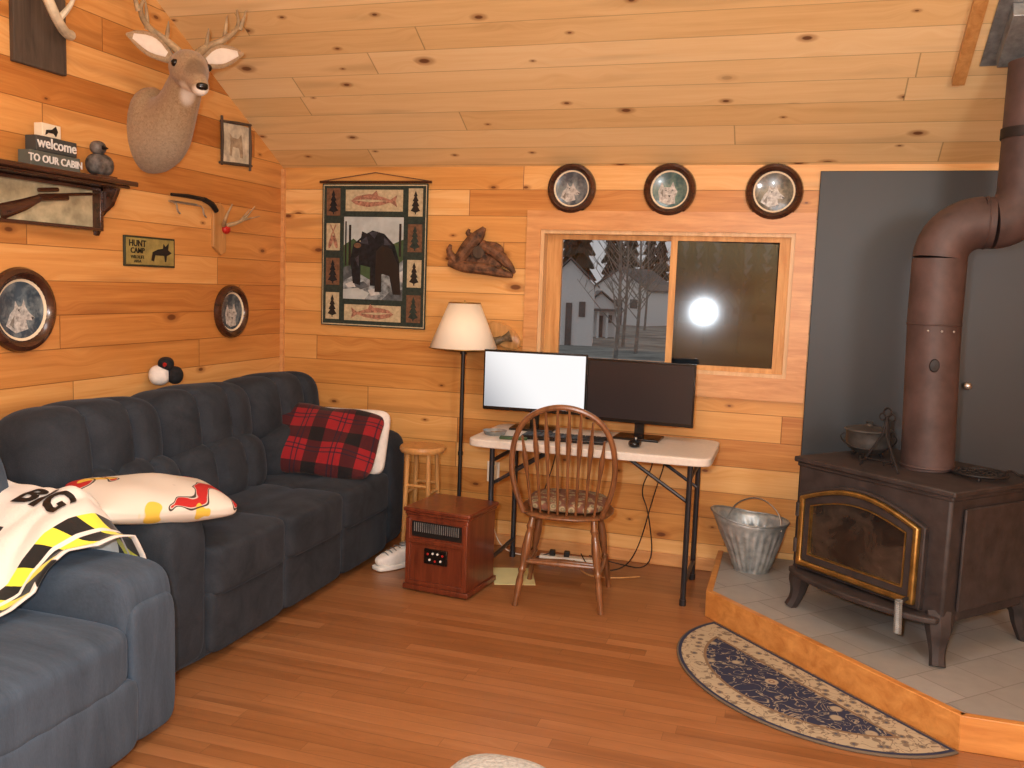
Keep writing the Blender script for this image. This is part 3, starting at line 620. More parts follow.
# hunt sign
T=thing('hunt_camp_sign','small tan-yellow metal sign with lettering and dark moose','sign',loc=(XL,3.68,1.61),rz=RW)
part(MB().box((0,-.005,0),(.36,.010,.145)),'border',T,mat('sign_green_border',col(46,52,36),.5,namt=.1),bevel=.002)
part(MB().box((0,-.008,0),(.340,.008,.126)),'face',T,mat('olive_yellow',col(154,140,80),.5,nscale=20,namt=.25),bevel=.001)
textmesh('HUNT',.042,T,'black',(-.095,-.0135,.036),bold=.0008); textmesh('CAMP',.036,T,'black',(-.095,-.0135,.002),bold=.0006); textmesh('WILDLIFE',.022,T,'black',(-.095,-.0135,-.028)); textmesh('AREA',.020,T,'black',(-.095,-.0135,-.048))
part(MB().flat([(.0,-.04),(.01,.0),(.05,.015),(.085,.02),(.09,.045),(.105,.03),(.13,.05),(.125,.015),(.15,.0),(.13,-.01),(.115,-.015),(.11,-.045),(.10,-.045),(.095,-.015),(.03,-.015),(.02,-.045)],-.0135),'moose_silhouette',T,'black')
# ---------------------------------------------------------------- deer head
C0=Vector((-.150,-.36,.165)); hd=Vector((-.64,-.77,0)).normalized(); sd=Vector((.77,-.64,0)).normalized(); Z=Vector((0,0,1))
g=G('deer_fur'); co=g.coord(); P=g.sep(co); n=g.noise(co,90.,4.,.7,1.)
c=g.ramp(n,[(.3,col(140,116,88)),(.7,col(176,152,120))])
c=g.mix(g.ss(P[2],-.24,.05,.8,0.),c,g.ramp(n,[(.3,col(136,124,106)),(.7,col(170,158,140))]))
def blob(q,r0,r1):
    v=g.new('ShaderNodeVectorMath'); v.operation='DISTANCE'; g.put(v.inputs[0],co); v.inputs[1].default_value=tuple(q); return g.ss(v.outputs['Value'],r0,r1,1.,0.)
wm=g.math('MAXIMUM',blob(C0+hd*.08-Z*.13,.085,.115),blob(C0+hd*.215-Z*.105,.025,.05))
c=g.mix(g.math('MULTIPLY',wm,.95),c,col(236,232,222)); c=g.mix(g.math('MULTIPLY',blob(C0+hd*.16+Z*.02,.035,.075),.6),c,col(92,72,54))
g.set(color=c,rough=.95,sheen=.2,spec=.1); g.bump(n,.15,.004); M['fur']=g.m
T=thing('deer_head_mount','taxidermy white-tailed buck head with antlers mounted on the pine wall','animal mount',loc=(XL,3.66,2.22),rz=RW)
mb=MB().tube([(.02,0,-.03),(.0,-.06,-.04),(-.02,-.13,-.03),(-.045,-.19,.01),(-.07,-.245,.065),(-.10,-.295,.12),(-.13,-.335,.16)],[(.135,.20),(.14,.205),(.124,.172),(.100,.130),(.086,.106),(.080,.094),(.07,.08)],20,smooth=2,up=(0,0,1))
mb.tube([C0+hd*a+Z*b for a,b in((-.09,.04),(-.055,.05),(0,.04),(.06,.010),(.12,-.028),(.18,-.062),(.22,-.083),(.24,-.095))],[(.035,.035),(.076,.07),(.088,.086),(.077,.082),(.053,.062),(.041,.045),(.037,.037),(.02,.02)],20,smooth=1,up=(0,0,1))
o=part(mb,'head_and_neck',T,'fur'); md=o.modifiers.new('r','REMESH'); md.mode='VOXEL'; md.voxel_size=.009; md.use_smooth_shade=True; md=o.modifiers.new('s','SMOOTH'); md.iterations=8
M['earin']=mat('ear_pink',col(222,212,198),.9,namt=.1)
for sg in(-1,1):
    b=C0+hd*(-.04)+Z*.075+sd*sg*.065; tip=b+sd*sg*.19+Z*.075+hd*.01; L_=lambda t:b.lerp(tip,t)+Z*.015*math.sin(math.pi*t)
    part(MB().tube([L_(0),L_(.2),L_(.45),L_(.75),L_(1)],[(.024,.018),(.044,.014),(.054,.012),(.038,.009),(.005,.003)],14,smooth=2,up=tuple(hd)).tube([L_(.12)+hd*.012,L_(.45)+hd*.010,L_(.85)+hd*.006],[(.014,.006),(.040,.006),(.012,.003)],12,smooth=2,up=tuple(hd),m=1),'ear',T,['fur','earin'])
    part(MB().ell(C0+hd*.058+Z*.042+sd*sg*.071,(.034,.034,.034)),'eye',T,'blackgloss')
    b=C0+hd*(-.01)+Z*.105+sd*sg*.036
    q=[b,b+sd*sg*.05+Z*.05-hd*.03,b+sd*sg*.13+Z*.09-hd*.03,b+sd*sg*.18+Z*.14+hd*.05,b+sd*sg*.15+Z*.20+hd*.11]
    mb=MB().tube(q,[.019,.016,.014,.010,.004],10,smooth=3)
    for t0,dv in((1,Z*.07+hd*.05),(2,Z*.11+hd*.02+sd*sg*.01),(3,Z*.08+sd*sg*.03)):
        s0=Vector(q[t0]); mb.tube([s0-Z*.01,s0+dv*.5+hd*.01,s0+dv],[.011,.009,.002],8,smooth=2)
    part(mb,'antler',T,'antler')
part(MB().rbox(C0+hd*.238-Z*.078,(.036,.050,.032),2.5,8,rot=(0,0,math.atan2(hd.y,hd.x))),'nose',T,'blackgloss')
# ---------------------------------------------------------------- folding table and desk things
TY0,TY1,TX0,TX1=4.185,4.78,-1.525,-.315
T=thing('folding_table','off-white plastic folding table with dark metal legs under the window','table',loc=((TX0+TX1)/2,(TY0+TY1)/2,0))
part(MB().rbox(((TX0+TX1)/2,(TY0+TY1)/2,.718),(TX1-TX0,TY1-TY0,.044),14,14),'tabletop',T,'plastic',world=True,sharp=60)
for x,sg in((-1.41,1),(-.415,-1)):
    mb=MB()
    for y in(4.27,4.69): mb.tube([(x,y,.70),(x,y,.0)],.0135,10); mb.tube([(x,y,.0),(x,y,.03)],.017,10)
    mb.tube([(x,4.27,.10),(x,4.69,.10)],.011,8).tube([(x,4.27,.62),(x,4.69,.62)],.011,8)
    part(mb,'leg_frame',T,'legmetal',world=True)
    for yy_ in(4.29,4.67): part(MB().tube([(x,yy_,.50),(x+sg*.30,yy_,.69)],.009,8),'brace',T,'legmetal',world=True)
g=G('screen_painted_reflection'); P=g.sep(g.coord()); n=g.ss(g.math('ADD',P[0],g.math('MULTIPLY',P[2],.8)),-.30,.20)
c=g.mix(n,col(150,152,160),col(255,255,255)); g.set(color=(.02,.02,.02,1),rough=.2,em=c,ems=.95); M['screen_glare']=g.m  # white reflection on the glossy screen, painted as a glowing gradient
g=G('dark_screen'); g.set(color=col(36,37,43),rough=.25); M['screen_off']=g.m
def monitor(cx,cy,cz,rz,scr,label,w=.565,h=.325):
    T=thing('computer_monitor',label,'monitor',loc=(cx,cy,.7405),rz=rz); z=cz-.7405
    part(MB().box((0,.012,z),(w,.03,h)),'housing',T,'blackgloss',bevel=.004)
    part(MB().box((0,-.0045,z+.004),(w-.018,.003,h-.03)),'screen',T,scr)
    part(MB().box((0,.045,z*.55),(.05,.02,z*1.1)).box((0,.035,z),(.10,.03,.10)),'neck',T,'blackgloss',bevel=.003)
    part(MB().box((0,.03,.006),(.24,.17,.012)),'foot',T,'blackgloss',bevel=.004)
monitor(-1.295,4.60,1.00,math.radians(4),'screen_glare','thin black monitor with a white reflection painted on its screen on the folding table')
monitor(-.725,4.58,.985,math.radians(-3),'screen_off','thin black monitor with a dark screen on the folding table')
T=thing('keyboard','black computer keyboard lying on the folding table','keyboard',loc=(-1.06,4.37,.7405),rz=.03)
part(MB().box((0,0,.009),(.43,.14,.016)),'case',T,'blackgloss',bevel=.004)
mb=MB()
for r in range(5):
    for k in range(15): mb.box((-.195+k*.0278,-.052+r*.026,.020),(.023,.021,.006))
o=part(mb,'keys',T,'black')
T=thing('computer_mouse','black computer mouse beside the keyboard','computer mouse',loc=(-.70,4.36,.7405))
part(MB().rbox((0,0,.017),(.062,.105,.034),2.6,10),'shell',T,'blackgloss'); part(MB().tube([(-.004,.03,.035),(.004,.03,.035)],.008,10),'wheel',T,'steel')
T=thing('small_bowl','small grey dish with keys on the table end','dish',loc=(-1.43,4.36,.7405))
part(MB().lathe([(.0001,.004),(.045,.004),(.06,.022),(.064,.022),(.05,0),(.0001,0)],seg=24),'bowl',T,'galv'); part(MB().ring(.02,.003,(0,0,0),20,6,T=Matrix.Translation((0,0,.012))@Matrix.Rotation(1.4,4,'X')).box((.02,.01,.014),(.04,.01,.003)),'keys',T,'brass')
single(MB().box((0,0,.006),(.14,.05,.012)),'eyeglass_case','greenp','green fabric case lying near the table edge','case',loc=(-1.30,4.27,.7405),rz=.2,bevel=.004)
# floor lamp
T=thing('floor_lamp','black pole floor lamp with cream conical shade beside the table','floor lamp',loc=(-1.735,4.68,0))
part(MB().lathe([(.0001,0),(.12,0),(.12,.012),(.06,.026),(.018,.035),(.012,.05)],seg=32),'base',T,'black')
part(MB().tube([(0,0,.04),(0,0,1.15)],.0115,12).tube([(0,0,.55),(0,0,.57)],.015,12).tube([(0,0,1.12),(0,0,1.18)],.018,12),'pole',T,'black')
g=G('linen_shade'); g.set(color=col(246,240,222),rough=.8); n=g.noise(g.coord(),90.,2.); g.bump(n,.15,.003); M['shade']=g.m
part(MB().lathe([(.19,1.155),(.087,1.405)],seg=40),'lamp_shade',T,'shade',solid=.003)
part(MB().ring(.19,.003,seg=40,T=Matrix.Translation((0,0,1.155))@Matrix.Rotation(math.pi/2,4,'X')).ring(.087,.003,seg=40,T=Matrix.Translation((0,0,1.405))@Matrix.Rotation(math.pi/2,4,'X')).tube([(-.087,0,1.40),(0,0,1.385),(.087,0,1.40)],.002,6).tube([(0,0,1.18),(0,0,1.42)],.004,6),'shade_ring',T,'brass')
part(MB().ell((0,0,1.24),(.06,.06,.09)),'bulb',T,'ivory')
# small stool
T=thing('wooden_stool','small round honey-wood stool beside the sofa arm','stool',loc=(-1.865,4.44,0))
part(MB().lathe([(.0001,.60),(.118,.60),(.125,.612),(.125,.622),(.118,.632),(.0001,.632)],seg=32),'seat',T,'honey')
for i in range(4):
    a=math.pi/4+i*math.pi/2; part(MB().tube([(.085*math.cos(a),.085*math.sin(a),.60),(.105*math.cos(a),.105*math.sin(a),.0)],[.013,.011],10),'leg',T,'honey')
q=[(.092*math.cos(math.pi/4+i*math.pi/2),.092*math.sin(math.pi/4+i*math.pi/2)) for i in range(4)]
for i in range(4):
    part(MB().tube([(*q[i],.42-.04*(i%2)),(*q[(i+1)%4],.42-.04*(i%2))],.008,8),'stretcher',T,'honey')
    part(MB().tube([(*q[i],.18),(*q[(i+1)%4],.18)],.008,8),'stretcher',T,'honey')
# heater
T=thing('box_heater','cherry-wood cabinet infrared heater standing on the floor','heater',loc=(-1.555,4.10,0),rz=math.radians(-6))
w,d,h=.355,.335,.415
part(MB().box((0,0,h/2+.008),(w-.02,d-.02,h-.03)),'cabinet',T,'cherry',bevel=.006)
part(MB().box((0,0,h-.008),(w+.006,d+.006,.022)).box((0,0,h-.026),(w-.006,d-.006,.016)),'top_board',T,'cherry',bevel=.006)
part(MB().box((0,0,.02),(w+.002,d+.002,.026)),'plinth',T,'cherry',bevel=.004)
mb=MB(); yf=-d/2+.008
for x in(-.155,.155): mb.box((x,yf,.20),(.024,.014,.33))
for z in(.045,.255): mb.box((0,yf,z),(.30,.014,.022))
part(mb,'front_moulding',T,'cherry',bevel=.003)
mb=MB().box((0,yf+.004,.315),(.27,.012,.075),0); 
for k in range(22): mb.box((-.12+k*.0114,yf-.003,.325),(.003,.006,.045),1)
part(mb,'air_grille',T,['black','galv'],label='black grille with pale fins')
part(MB().box((.0,yf-.002,.187),(.125,.012,.075)),'control_panel',T,'blackgloss',bevel=.003)
for k,(x,z,m) in enumerate(((-.04,.20,'red'),(-.013,.205,'white'),(.013,.205,'white'),(.04,.20,'red'),(-.03,.172,'white'),(.0,.168,'red'),(.03,.172,'white'))):
    part(MB().tube([(x,yf-.008,z),(x,yf-.012,z)],.0055,10),'button',T,m)
# paper, power strip, cables
single(MB().box((0,0,.001),(.21,.27,.002)),'paper_sheet','paper','pale yellow paper lying on the floor under the table','paper',loc=(-1.30,4.36,0),rz=.35)
T=thing('power_strip','white power strip with plugs on the floor by the wall','power strip',loc=(-1.10,4.70,0),rz=.1)
part(MB().box((0,0,.018),(.30,.05,.034)),'body',T,'ivory',bevel=.004)
for x in(-.08,0): part(MB().box((x,0,.05),(.03,.03,.03)),'plug',T,'black',bevel=.003)
def cable(pts,label,r=.0035,m='cable'):
    single(MB().tube(pts,r,6,smooth=3),'power_cable',m,label,'cable')
cable([(-1.02,4.70,.06),(-.95,4.60,.01),(-.78,4.66,.006),(-.72,4.80,.10),(-.66,4.845,.40),(-.60,4.84,.60),(-.62,4.80,.72)],'black cable dangling from the table to the floor')
cable([(-.98,4.72,.05),(-.86,4.78,.008),(-.62,4.72,.006),(-.68,4.84,.30),(-.74,4.845,.42),(-.66,4.84,.58),(-.70,4.80,.72)],'black cable looping behind the table')
cable([(-1.18,4.70,.05),(-1.3,4.64,.008),(-1.36,4.76,.01),(-1.30,4.845,.3),(-1.22,4.84,.55),(-1.2,4.80,.72)],'black cable running up behind the table')
cable([(-1.60,4.865,.405),(-1.60,4.83,.38),(-1.58,4.78,.2),(-1.48,4.70,.01),(-1.22,4.68,.02)],'white cord plugged into the wall outlet',.003,'ivory')
cable([(-1.05,4.66,.03),(-.95,4.50,.006),(-.80,4.52,.006),(-.68,4.60,.006)],'brown extension cord on the floor',.004,'honey')
# sneaker
T=thing('sneaker','single white and grey athletic shoe beside the sofa','shoe',loc=(-1.93,4.26,0),rz=math.radians(150))
def shoe(w,q):
    w=w.copy(); k=(q[1]+1)/2; w.x*=.75+.35*math.sin(min(1,k*1.15)*math.pi*.8); return w
part(MB().rbox((0,0,.014),(.10,.26,.028),5,12,fn=shoe),'sole',T,'white')
def upper(w,q):
    w=w.copy(); k=(q[1]+1)/2; w.x*=.72+.33*math.sin(min(1,k*1.15)*math.pi*.8)
    if w.z>0: w.z*=1.55-1.15*k
    return w
part(MB().rbox((0,0,.055),(.09,.245,.09),2.8,14,fn=upper),'upper',T,'whitecloth')
part(MB().ell((0,-.07,.118),(.05,.09,.02)),'opening',T,'galv')
mb=MB()
for k in range(4): mb.tube([(-.028,-.01+k*.025,.108-k*.009),(0,-.01+k*.025,.116-k*.009),(.028,-.01+k*.025,.108-k*.009)],.003,6)
part(mb,'laces',T,'galv')
# ---------------------------------------------------------------- windsor chair
T=thing('windsor_chair','brown wooden bow-back spindle chair pulled up to the table','chair',loc=(-.985,4.17,0),rz=math.radians(6))
def saddle(w,q):
    w=w.copy(); 
    if q[2]>0: w.z-=.012*(1-min(1,(q[0]**2+q[1]**2)))
    w.x*=1+.06*q[1]; return w
part(MB().rbox((0,0,.437),(.45,.43,.038),2.6,16,fn=saddle),'seat',T,'chairwood',sharp=70)
bow=[(-.185,-.165,.45),(-.225,-.19,.56),(-.245,-.21,.68),(-.225,-.235,.83),(-.15,-.255,.935),(0,-.265,.98),(.15,-.255,.935),(.225,-.235,.83),(.245,-.21,.68),(.225,-.19,.56),(.185,-.165,.45)]
part(MB().tube(bow,.0135,10,smooth=3),'back_bow',T,'chairwood')
def bowat(x):
    x=abs(x)/.245; return .972-.28*(x**2.6) if x<1 else .68
for i in range(8):
    xt=(-.19+i*.38/7); xb=xt*.78; zt=bowat(xt)-.004; yt=-.21-(zt-.68)*.2
    P0=Vector((xb,-.175+.03*abs(xb)/.15,.45));P1=Vector((xt,yt,zt)); ps=[P0.lerp(P1,t) for t in(0,.2,.45,.62,.72,.85,1)]
    part(MB().tube(ps,[.006,.0075,.007,.012,.0135,.008,.005],8),'spindle',T,'chairwood')
for sx in(-1,1):
    for sy in(-1,1):
        P0=Vector((sx*.145,sy*.13,.425));P1=Vector((sx*.205,sy*.20,0)); ts=[0,.08,.12,.16,.20,.35,.50,.56,.60,.64,.72,.86,.92,1]; rs=[.014,.016,.021,.014,.018,.022,.017,.013,.019,.013,.018,.015,.012,.014]
        part(MB().tube([P0.lerp(P1,t) for t in ts],rs,12),'leg',T,'chairwood')
def lp(sx,sy,z): t=(.425-z)/.425; return Vector((sx*(.145+.06*t),sy*(.13+.07*t),z))
def stretcher(a,b): part(MB().tube([a,a.lerp(b,.28),a.lerp(b,.5),a.lerp(b,.72),b],[.008,.011,.015,.011,.008],10),'stretcher',T,'chairwood')
for sx in(-1,1): stretcher(lp(sx,-1,.17),lp(sx,1,.17))
stretcher(lp(-1,0,.17),lp(1,0,.17)); stretcher(lp(-1,-1,.21),lp(1,-1,.21))
g=G('patterned_cushion'); co=g.coord(); n=g.vor(co,26.); n2=g.noise(co,22.,2.)
g.set(color=g.ramp(g.math('ADD',n,g.math('MULTIPLY',n2,.5)),[(.3,col(150,136,106)),(.48,col(108,98,74)),(.6,col(168,154,122)),(.8,col(116,78,62))]),rough=.95); M['cush']=g.m
single(MB().rbox((0,0,0),(.38,.36,.06),3.2,14),'seat_cushion','cush','patterned tan seat cushion resting on the wooden chair','cushion',loc=(-.985,4.185,.476),rz=.1)
# ---------------------------------------------------------------- wood stove
ZH=.119
T=thing('wood_stove','dark cast-iron wood stove with brass arched door on the hearth','wood stove',loc=(.546,4.10,ZH),rz=math.radians(-42))
hw,hd_=.365,.30
part(MB().box((0,0,.41),(2*hw,2*hd_,.50)).box((0,.0,.175),(2*hw-.06,2*hd_-.06,.05)),'firebox',T,'iron',bevel=.012)
part(MB().box((0,0,.672),(2*hw+.04,2*hd_+.03,.024)).box((0,0,.652),(2*hw+.015,2*hd_+.01,.02)),'top_plate',T,'iron',bevel=.006)
for x in(-hw-.012,hw+.012): part(MB().box((x,.02,.41),(.012,2*hd_-.10,.40)),'side_shield',T,'iron',bevel=.004)
yf=-hd_
def archpts(x0,x1,z0,z1,rise,n=14):
    q=[(x0,z0),(x1,z0),(x1,z1)]
    for i in range(1,n): 
        t=i/n; q.append((x1+(x0-x1)*t,z1+rise*math.sin(math.pi*t)))
    return q+[(x0,z1)]
def archframe(mb,o,i,ya,yb,m=0):
    n=len(o); vs=[(p[0],ya,p[1]) for p in o]+[(p[0],ya,p[1]) for p in i]+[(p[0],yb,p[1]) for p in o]+[(p[0],yb,p[1]) for p in i]; fs=[]
    for k in range(n):
        l=(k+1)%n; fs+=[(k,l,n+l,n+k),(2*n+k,3*n+k,3*n+l,2*n+l),(k,2*n+k,2*n+l,l),(n+k,n+l,3*n+l,3*n+k)]
    return mb.add(vs,fs,m)
DX0,DX1=-.315,.265
o_=archpts(DX0,DX1,.215,.52,.075);i_=archpts(DX0+.024,DX1-.024,.239,.512,.064)
part(archframe(MB(),archpts(DX0-.02,DX1+.02,.20,.525,.082),o_,yf-.028,yf),'door_surround',T,'iron',bevel=.004)
D=part(archframe(MB(),o_,i_,yf-.045,yf-.005),'door',T,'brass',bevel=.006,label='arched brass door frame')
i2=archpts(DX0+.055,DX1-.055,.270,.490,.05)
part(archframe(MB(),i_,i2,yf-.034,yf-.003),'inner_rim',D,'iron',bevel=.003)
part(archframe(MB(),i2,archpts(DX0+.060,DX1-.060,.275,.486,.049),yf-.037,yf-.010),'glass_bead',D,'brass')
g=G('fire_glass'); n=g.noise(g.coord(),7.,4.,.6,.8); g.set(color=g.ramp(n,[(.35,col(30,27,26)),(.6,col(60,52,46)),(.8,col(92,80,68))]),rough=.15,coat=.4); M['fireglass']=g.m
part(MB().prism(i2,yf-.02,yf-.012),'glass',D,'fireglass',label='sooty dark glass pane')
hx=DX1-.02
part(MB().tube([(hx,yf-.04,.24),(hx,yf-.075,.235),(hx+.0,yf-.095,.20)],.008,8,smooth=1),'latch_rod',D,'irondark')
mb=MB(); pts=[]
for k in range(120): a=k*.9; pts.append((hx+.012*math.cos(a)+.02*k/120,yf-.097-.02*k/120+.012*math.sin(a),.24-.12*k/120))
mb.tube(pts,.0036,6); part(mb,'spring_handle',D,'galv',label='coiled bright steel handle')
for z in(.30,.46): part(MB().tube([(DX0-.006,yf-.04,z-.03),(DX0-.006,yf-.04,z+.03)],.010,10),'hinge',D,'iron')
ap=[(-.36,.0)]+[(-.36+.72*i/16,-.03-.085*math.sin(math.pi*i/16)**.6) for i in range(17)]+[(.36,.0)]
mb=MB(); vs=[(p[0],yf+p[1],.168) for p in ap]+[(p[0],yf+p[1],.192) for p in ap]; n=len(ap)
mb.add(vs,[list(range(n)),[n+i for i in range(n)][::-1]]+[(i,n+i,n+(i+1)%n,(i+1)%n) for i in range(n)])
part(mb,'ash_lip',T,'iron',bevel=.006)
for sx in(-1,1):
    for sy in(-1,1):
        x,y=sx*(hw-.045),sy*(hd_-.045); o2=Vector((sx,sy,0)).normalized()
        q=[Vector((x,y,.19)),Vector((x,y,.14))+o2*.03,Vector((x,y,.09))+o2*.028,Vector((x,y,.04))+o2*.04,Vector((x,y,.0))+o2*.06]
        part(MB().tube(q,[(.058,.058),(.050,.050),(.037,.037),(.028,.028),(.030,.030)],8,smooth=2,up=(0,1,0.01)),'leg',T,'iron')
# stove pipe
T=thing('stove_pipe','rust-brown steel stovepipe rising with two elbows to the ceiling','stove pipe',loc=(.585,4.09,.805))
r=.104; uy=.03; bx0=-.02; R1=.15;R2=.112;gap=.035;zb=.875
RX=Matrix.Rotation(math.pi/2,4,'X')
part(MB().tube([(0,0,0),(-.02,0,.62)],r,32).ring(r,.006,seg=36,T=Matrix.Translation((0,0,.012))@RX),'lower_pipe',T,'pipe')
arc=[]
for i in range(10):
    a=math.pi/2*i/9; arc.append((bx0+R1-R1*math.cos(a),uy*.4*i/9,zb+R1*math.sin(a)))
part(MB().tube([(bx0,0,.60),(bx0,0,zb)],r*1.01,32).tube(arc,r*1.01,32).ring(r*1.01,.003,seg=36,T=Matrix.Translation((bx0,0,.605))@RX),'elbow',T,'pipe')
arc2=[]
for i in range(10):
    a=math.pi/2*i/9; arc2.append((bx0+R1+gap+R2*math.sin(a),uy*.4+uy*.6*i/9,zb+R1+R2*(1-math.cos(a))))
part(MB().tube([arc[-1],arc2[0]],r*1.0,32).tube(arc2,r*1.01,32).ring(r*1.01,.003,seg=36,T=Matrix.Translation((arc[-1][0]+.01,arc[-1][1],arc[-1][2]))@Matrix.Rotation(math.pi/2,4,'Z')),'elbow',T,'pipe')
xt=arc2[-1][0]; zt=arc2[-1][2]
part(MB().tube([(xt,uy,zt),(xt,uy,1.66)],r*.98,32),'upper_pipe',T,'pipe')
part(MB().tube([(xt,uy,1.36),(xt,uy,1.40)],r*1.04,32),'collar',T,'irondark',label='narrow dark pipe collar')
for a in range(3): part(MB().ell((-.02+r*math.cos(-1.9+a*.5),r*math.sin(-1.9+a*.5),.58),(.01,.01,.01),seg=12),'screw',T,'steel')
part(MB().lathe([(.001,0),(.024,0),(.028,.004),(.024,.010),(.001,.012)],T=Matrix.Translation((-.02,-r+.002,.44))@Matrix.Rotation(math.pi/2,4,'X'),seg=16,sx=.7),'damper_knob',T,'irondark')
PX=.585+xt; PY=4.09+uy
# pot
T=thing('cast_iron_pot','small grey footed cast-iron pot with lid on the stove','pot',loc=(.36,4.25,.805))
M['pewter']=mat('worn_grey_iron',col(72,71,70),.5,.4,nscale=20.,namt=.3)
for i in range(3):
    a=i*2.09+.4; part(MB().tube([(.05*math.cos(a),.05*math.sin(a),.03),(.07*math.cos(a),.07*math.sin(a),0)],[.010,.007],8),'foot',T,'irondark')
part(MB().lathe([(.001,.02),(.06,.022),(.088,.045),(.096,.075),(.094,.105),(.10,.12),(.094,.12)],seg=32),'body',T,'pewter')
part(MB().lathe([(.104,.12),(.10,.126),(.07,.134),(.02,.140),(.012,.15),(.016,.158),(.001,.16)],seg=32),'lid',T,'pewter')
part(MB().tube([(-.10,0,.105),(-.125,0,.08),(-.07,-.09,.045),(.07,-.09,.045),(.125,0,.08),(.10,0,.105)],.003,6,smooth=2),'bail_handle',T,'irondark')
# easel
T=thing('iron_trivet_stand','folding wrought-iron easel stand on the stove top','stand',loc=(.385,3.96,.805),rz=-.7)
mb=MB().tube([(-.09,0,0),(-.01,.02,.14),(0,.03,.22)],.005,6).tube([(.09,0,0),(.01,.02,.14),(0,.03,.22)],.005,6).tube([(0,.09,0),(0,.03,.22)],.005,6).tube([(-.068,0,.035),(.068,0,.035)],.005,6).tube([(-.055,0,.035),(-.055,-.05,.03),(-.055,-.055,.05)],.004,6).tube([(.055,0,.035),(.055,-.05,.03),(.055,-.055,.05)],.004,6)
part(mb,'frame',T,'irondark')
part(MB().ring(.018,.004,(0,.03,.235),16,6).ring(.014,.003,(-.022,.03,.215),16,6).ring(.014,.003,(.022,.03,.215),16,6),'scroll',T,'irondark')
# trivet
T=thing('cast_iron_trivet','black lattice cast-iron trivet with chain on the stove top','trivet',loc=(.765,3.97,.805),rz=.3)
mb=MB().ring(.10,.006,seg=28,T=Matrix.Translation((0,0,.018))@Matrix.Rotation(math.pi/2,4,'X'))
for k in range(5):
    o=-.07+k*.035; l=math.sqrt(.01-o*o); mb.tube([(o,-l,.018),(o,l,.018)],.004,6).tube([(-l,o,.018),(l,o,.018)],.004,6)
for a in range(3): mb.tube([(.09*math.cos(a*2.1),.09*math.sin(a*2.1),.018),(.09*math.cos(a*2.1),.09*math.sin(a*2.1),0)],.006,6)
part(mb,'lattice',T,'irondark')
part(MB().tube([(.1,0,.018),(.14,.03,.03),(.17,0,.006),(.2,.03,.01)],.005,6,smooth=2),'handle',T,'irondark')
# coal scuttle
g=G('ribbed_galvanized'); n=g.noise(g.coord(),24.,4.); g.set(color=g.ramp(n,[(.3,col(134,142,144)),(.7,col(184,190,192))]),rough=.42,metal=.4); M['rib']=g.m
T=thing('coal_scuttle','galvanized ribbed coal scuttle bucket with bail handle on the hearth','bucket',loc=(-.115,4.60,ZH),rz=.1)
seg=144; vs=[];rows=[(0,.085,.0),(.02,.09,.0),(.022,.093,0),(.10,.118,.0),(.20,.148,.0),(.204,.149,.0),(.24,.16,.02),(.26,.168,.04)]
for z,r_,sp in rows:
    for k in range(seg):
        a=2*math.pi*k/seg; cs=math.cos(a); lip=max(0,-cs)
        rr=r_*(1+.30*lip*(z/.27)**2)+(.0032*math.cos(a*24) if 0.021<z<.202 else 0)
        vs.append((rr*cs,rr*math.sin(a)*.92,z+ (lip**1.5)*sp*1.0))
mb=MB().add(vs,[(i*seg+k,i*seg+(k+1)%seg,(i+1)*seg+(k+1)%seg,(i+1)*seg+k) for i in range(len(rows)-1) for k in range(seg)]+[list(range(seg))[::-1]])
part(mb,'bucket_body',T,'rib',solid=.003,sharp=60)
part(MB().tube([vs[7*seg+k] for k in range(0,seg,4)]+[vs[7*seg]],.005,6),'rim',T,'galv')
part(MB().tube([(.0,-.155,.23),(.02,-.13,.32),(.03,0,.38),(.02,.13,.32),(.0,.155,.23)],.004,8,smooth=2),'bail_handle',T,'steel').rotation_euler=(0,0,.95)
# ---------------------------------------------------------------- ceiling pass-through
sl=math.atan(SL); zc=H0+SL*(YB-PY)
struct(MB().box((0,0,-.018),(.05,.50,.036),0,Matrix.Translation((.615,4.15,H0+SL*(YB-4.15)))@Matrix.Rotation(-sl,4,'X')),'trim_3','honey')
T=thing('ceiling_support_box','grey metal chimney pass-through plate around the stovepipe at the ceiling','chimney fitting',loc=(PX,PY,zc-.05))
Tc=Matrix.Translation((PX,PY,zc))@Matrix.Rotation(-sl,4,'X')
part(MB().box((0,0,-.008),(.36,.40,.008),0,Tc),'plate',T,'galv',world=True,bevel=.002)
part(MB().box((0,0,-.045),(.26,.28,.065),0,Tc),'thimble_box',T,'galv',world=True,bevel=.003)
# footstool at the bottom edge
T=thing('footstool','small round beige upholstered footstool standing on the floor','footstool',loc=(-.545,1.76,0))
part(MB().rbox((0,0,.37),(.28,.28,.17),2.8,14),'cushion',T,'loafer')
part(MB().lathe([(.001,.24),(.12,.24),(.13,.26),(.13,.30),(.001,.30)],seg=28),'base_ring',T,'chairwood')
for i in range(4):
    a=math.pi/4+i*math.pi/2; part(MB().tube([(.09*math.cos(a),.09*math.sin(a),.25),(.115*math.cos(a),.115*math.sin(a),0)],[.018,.012],10),'leg',T,'chairwood')
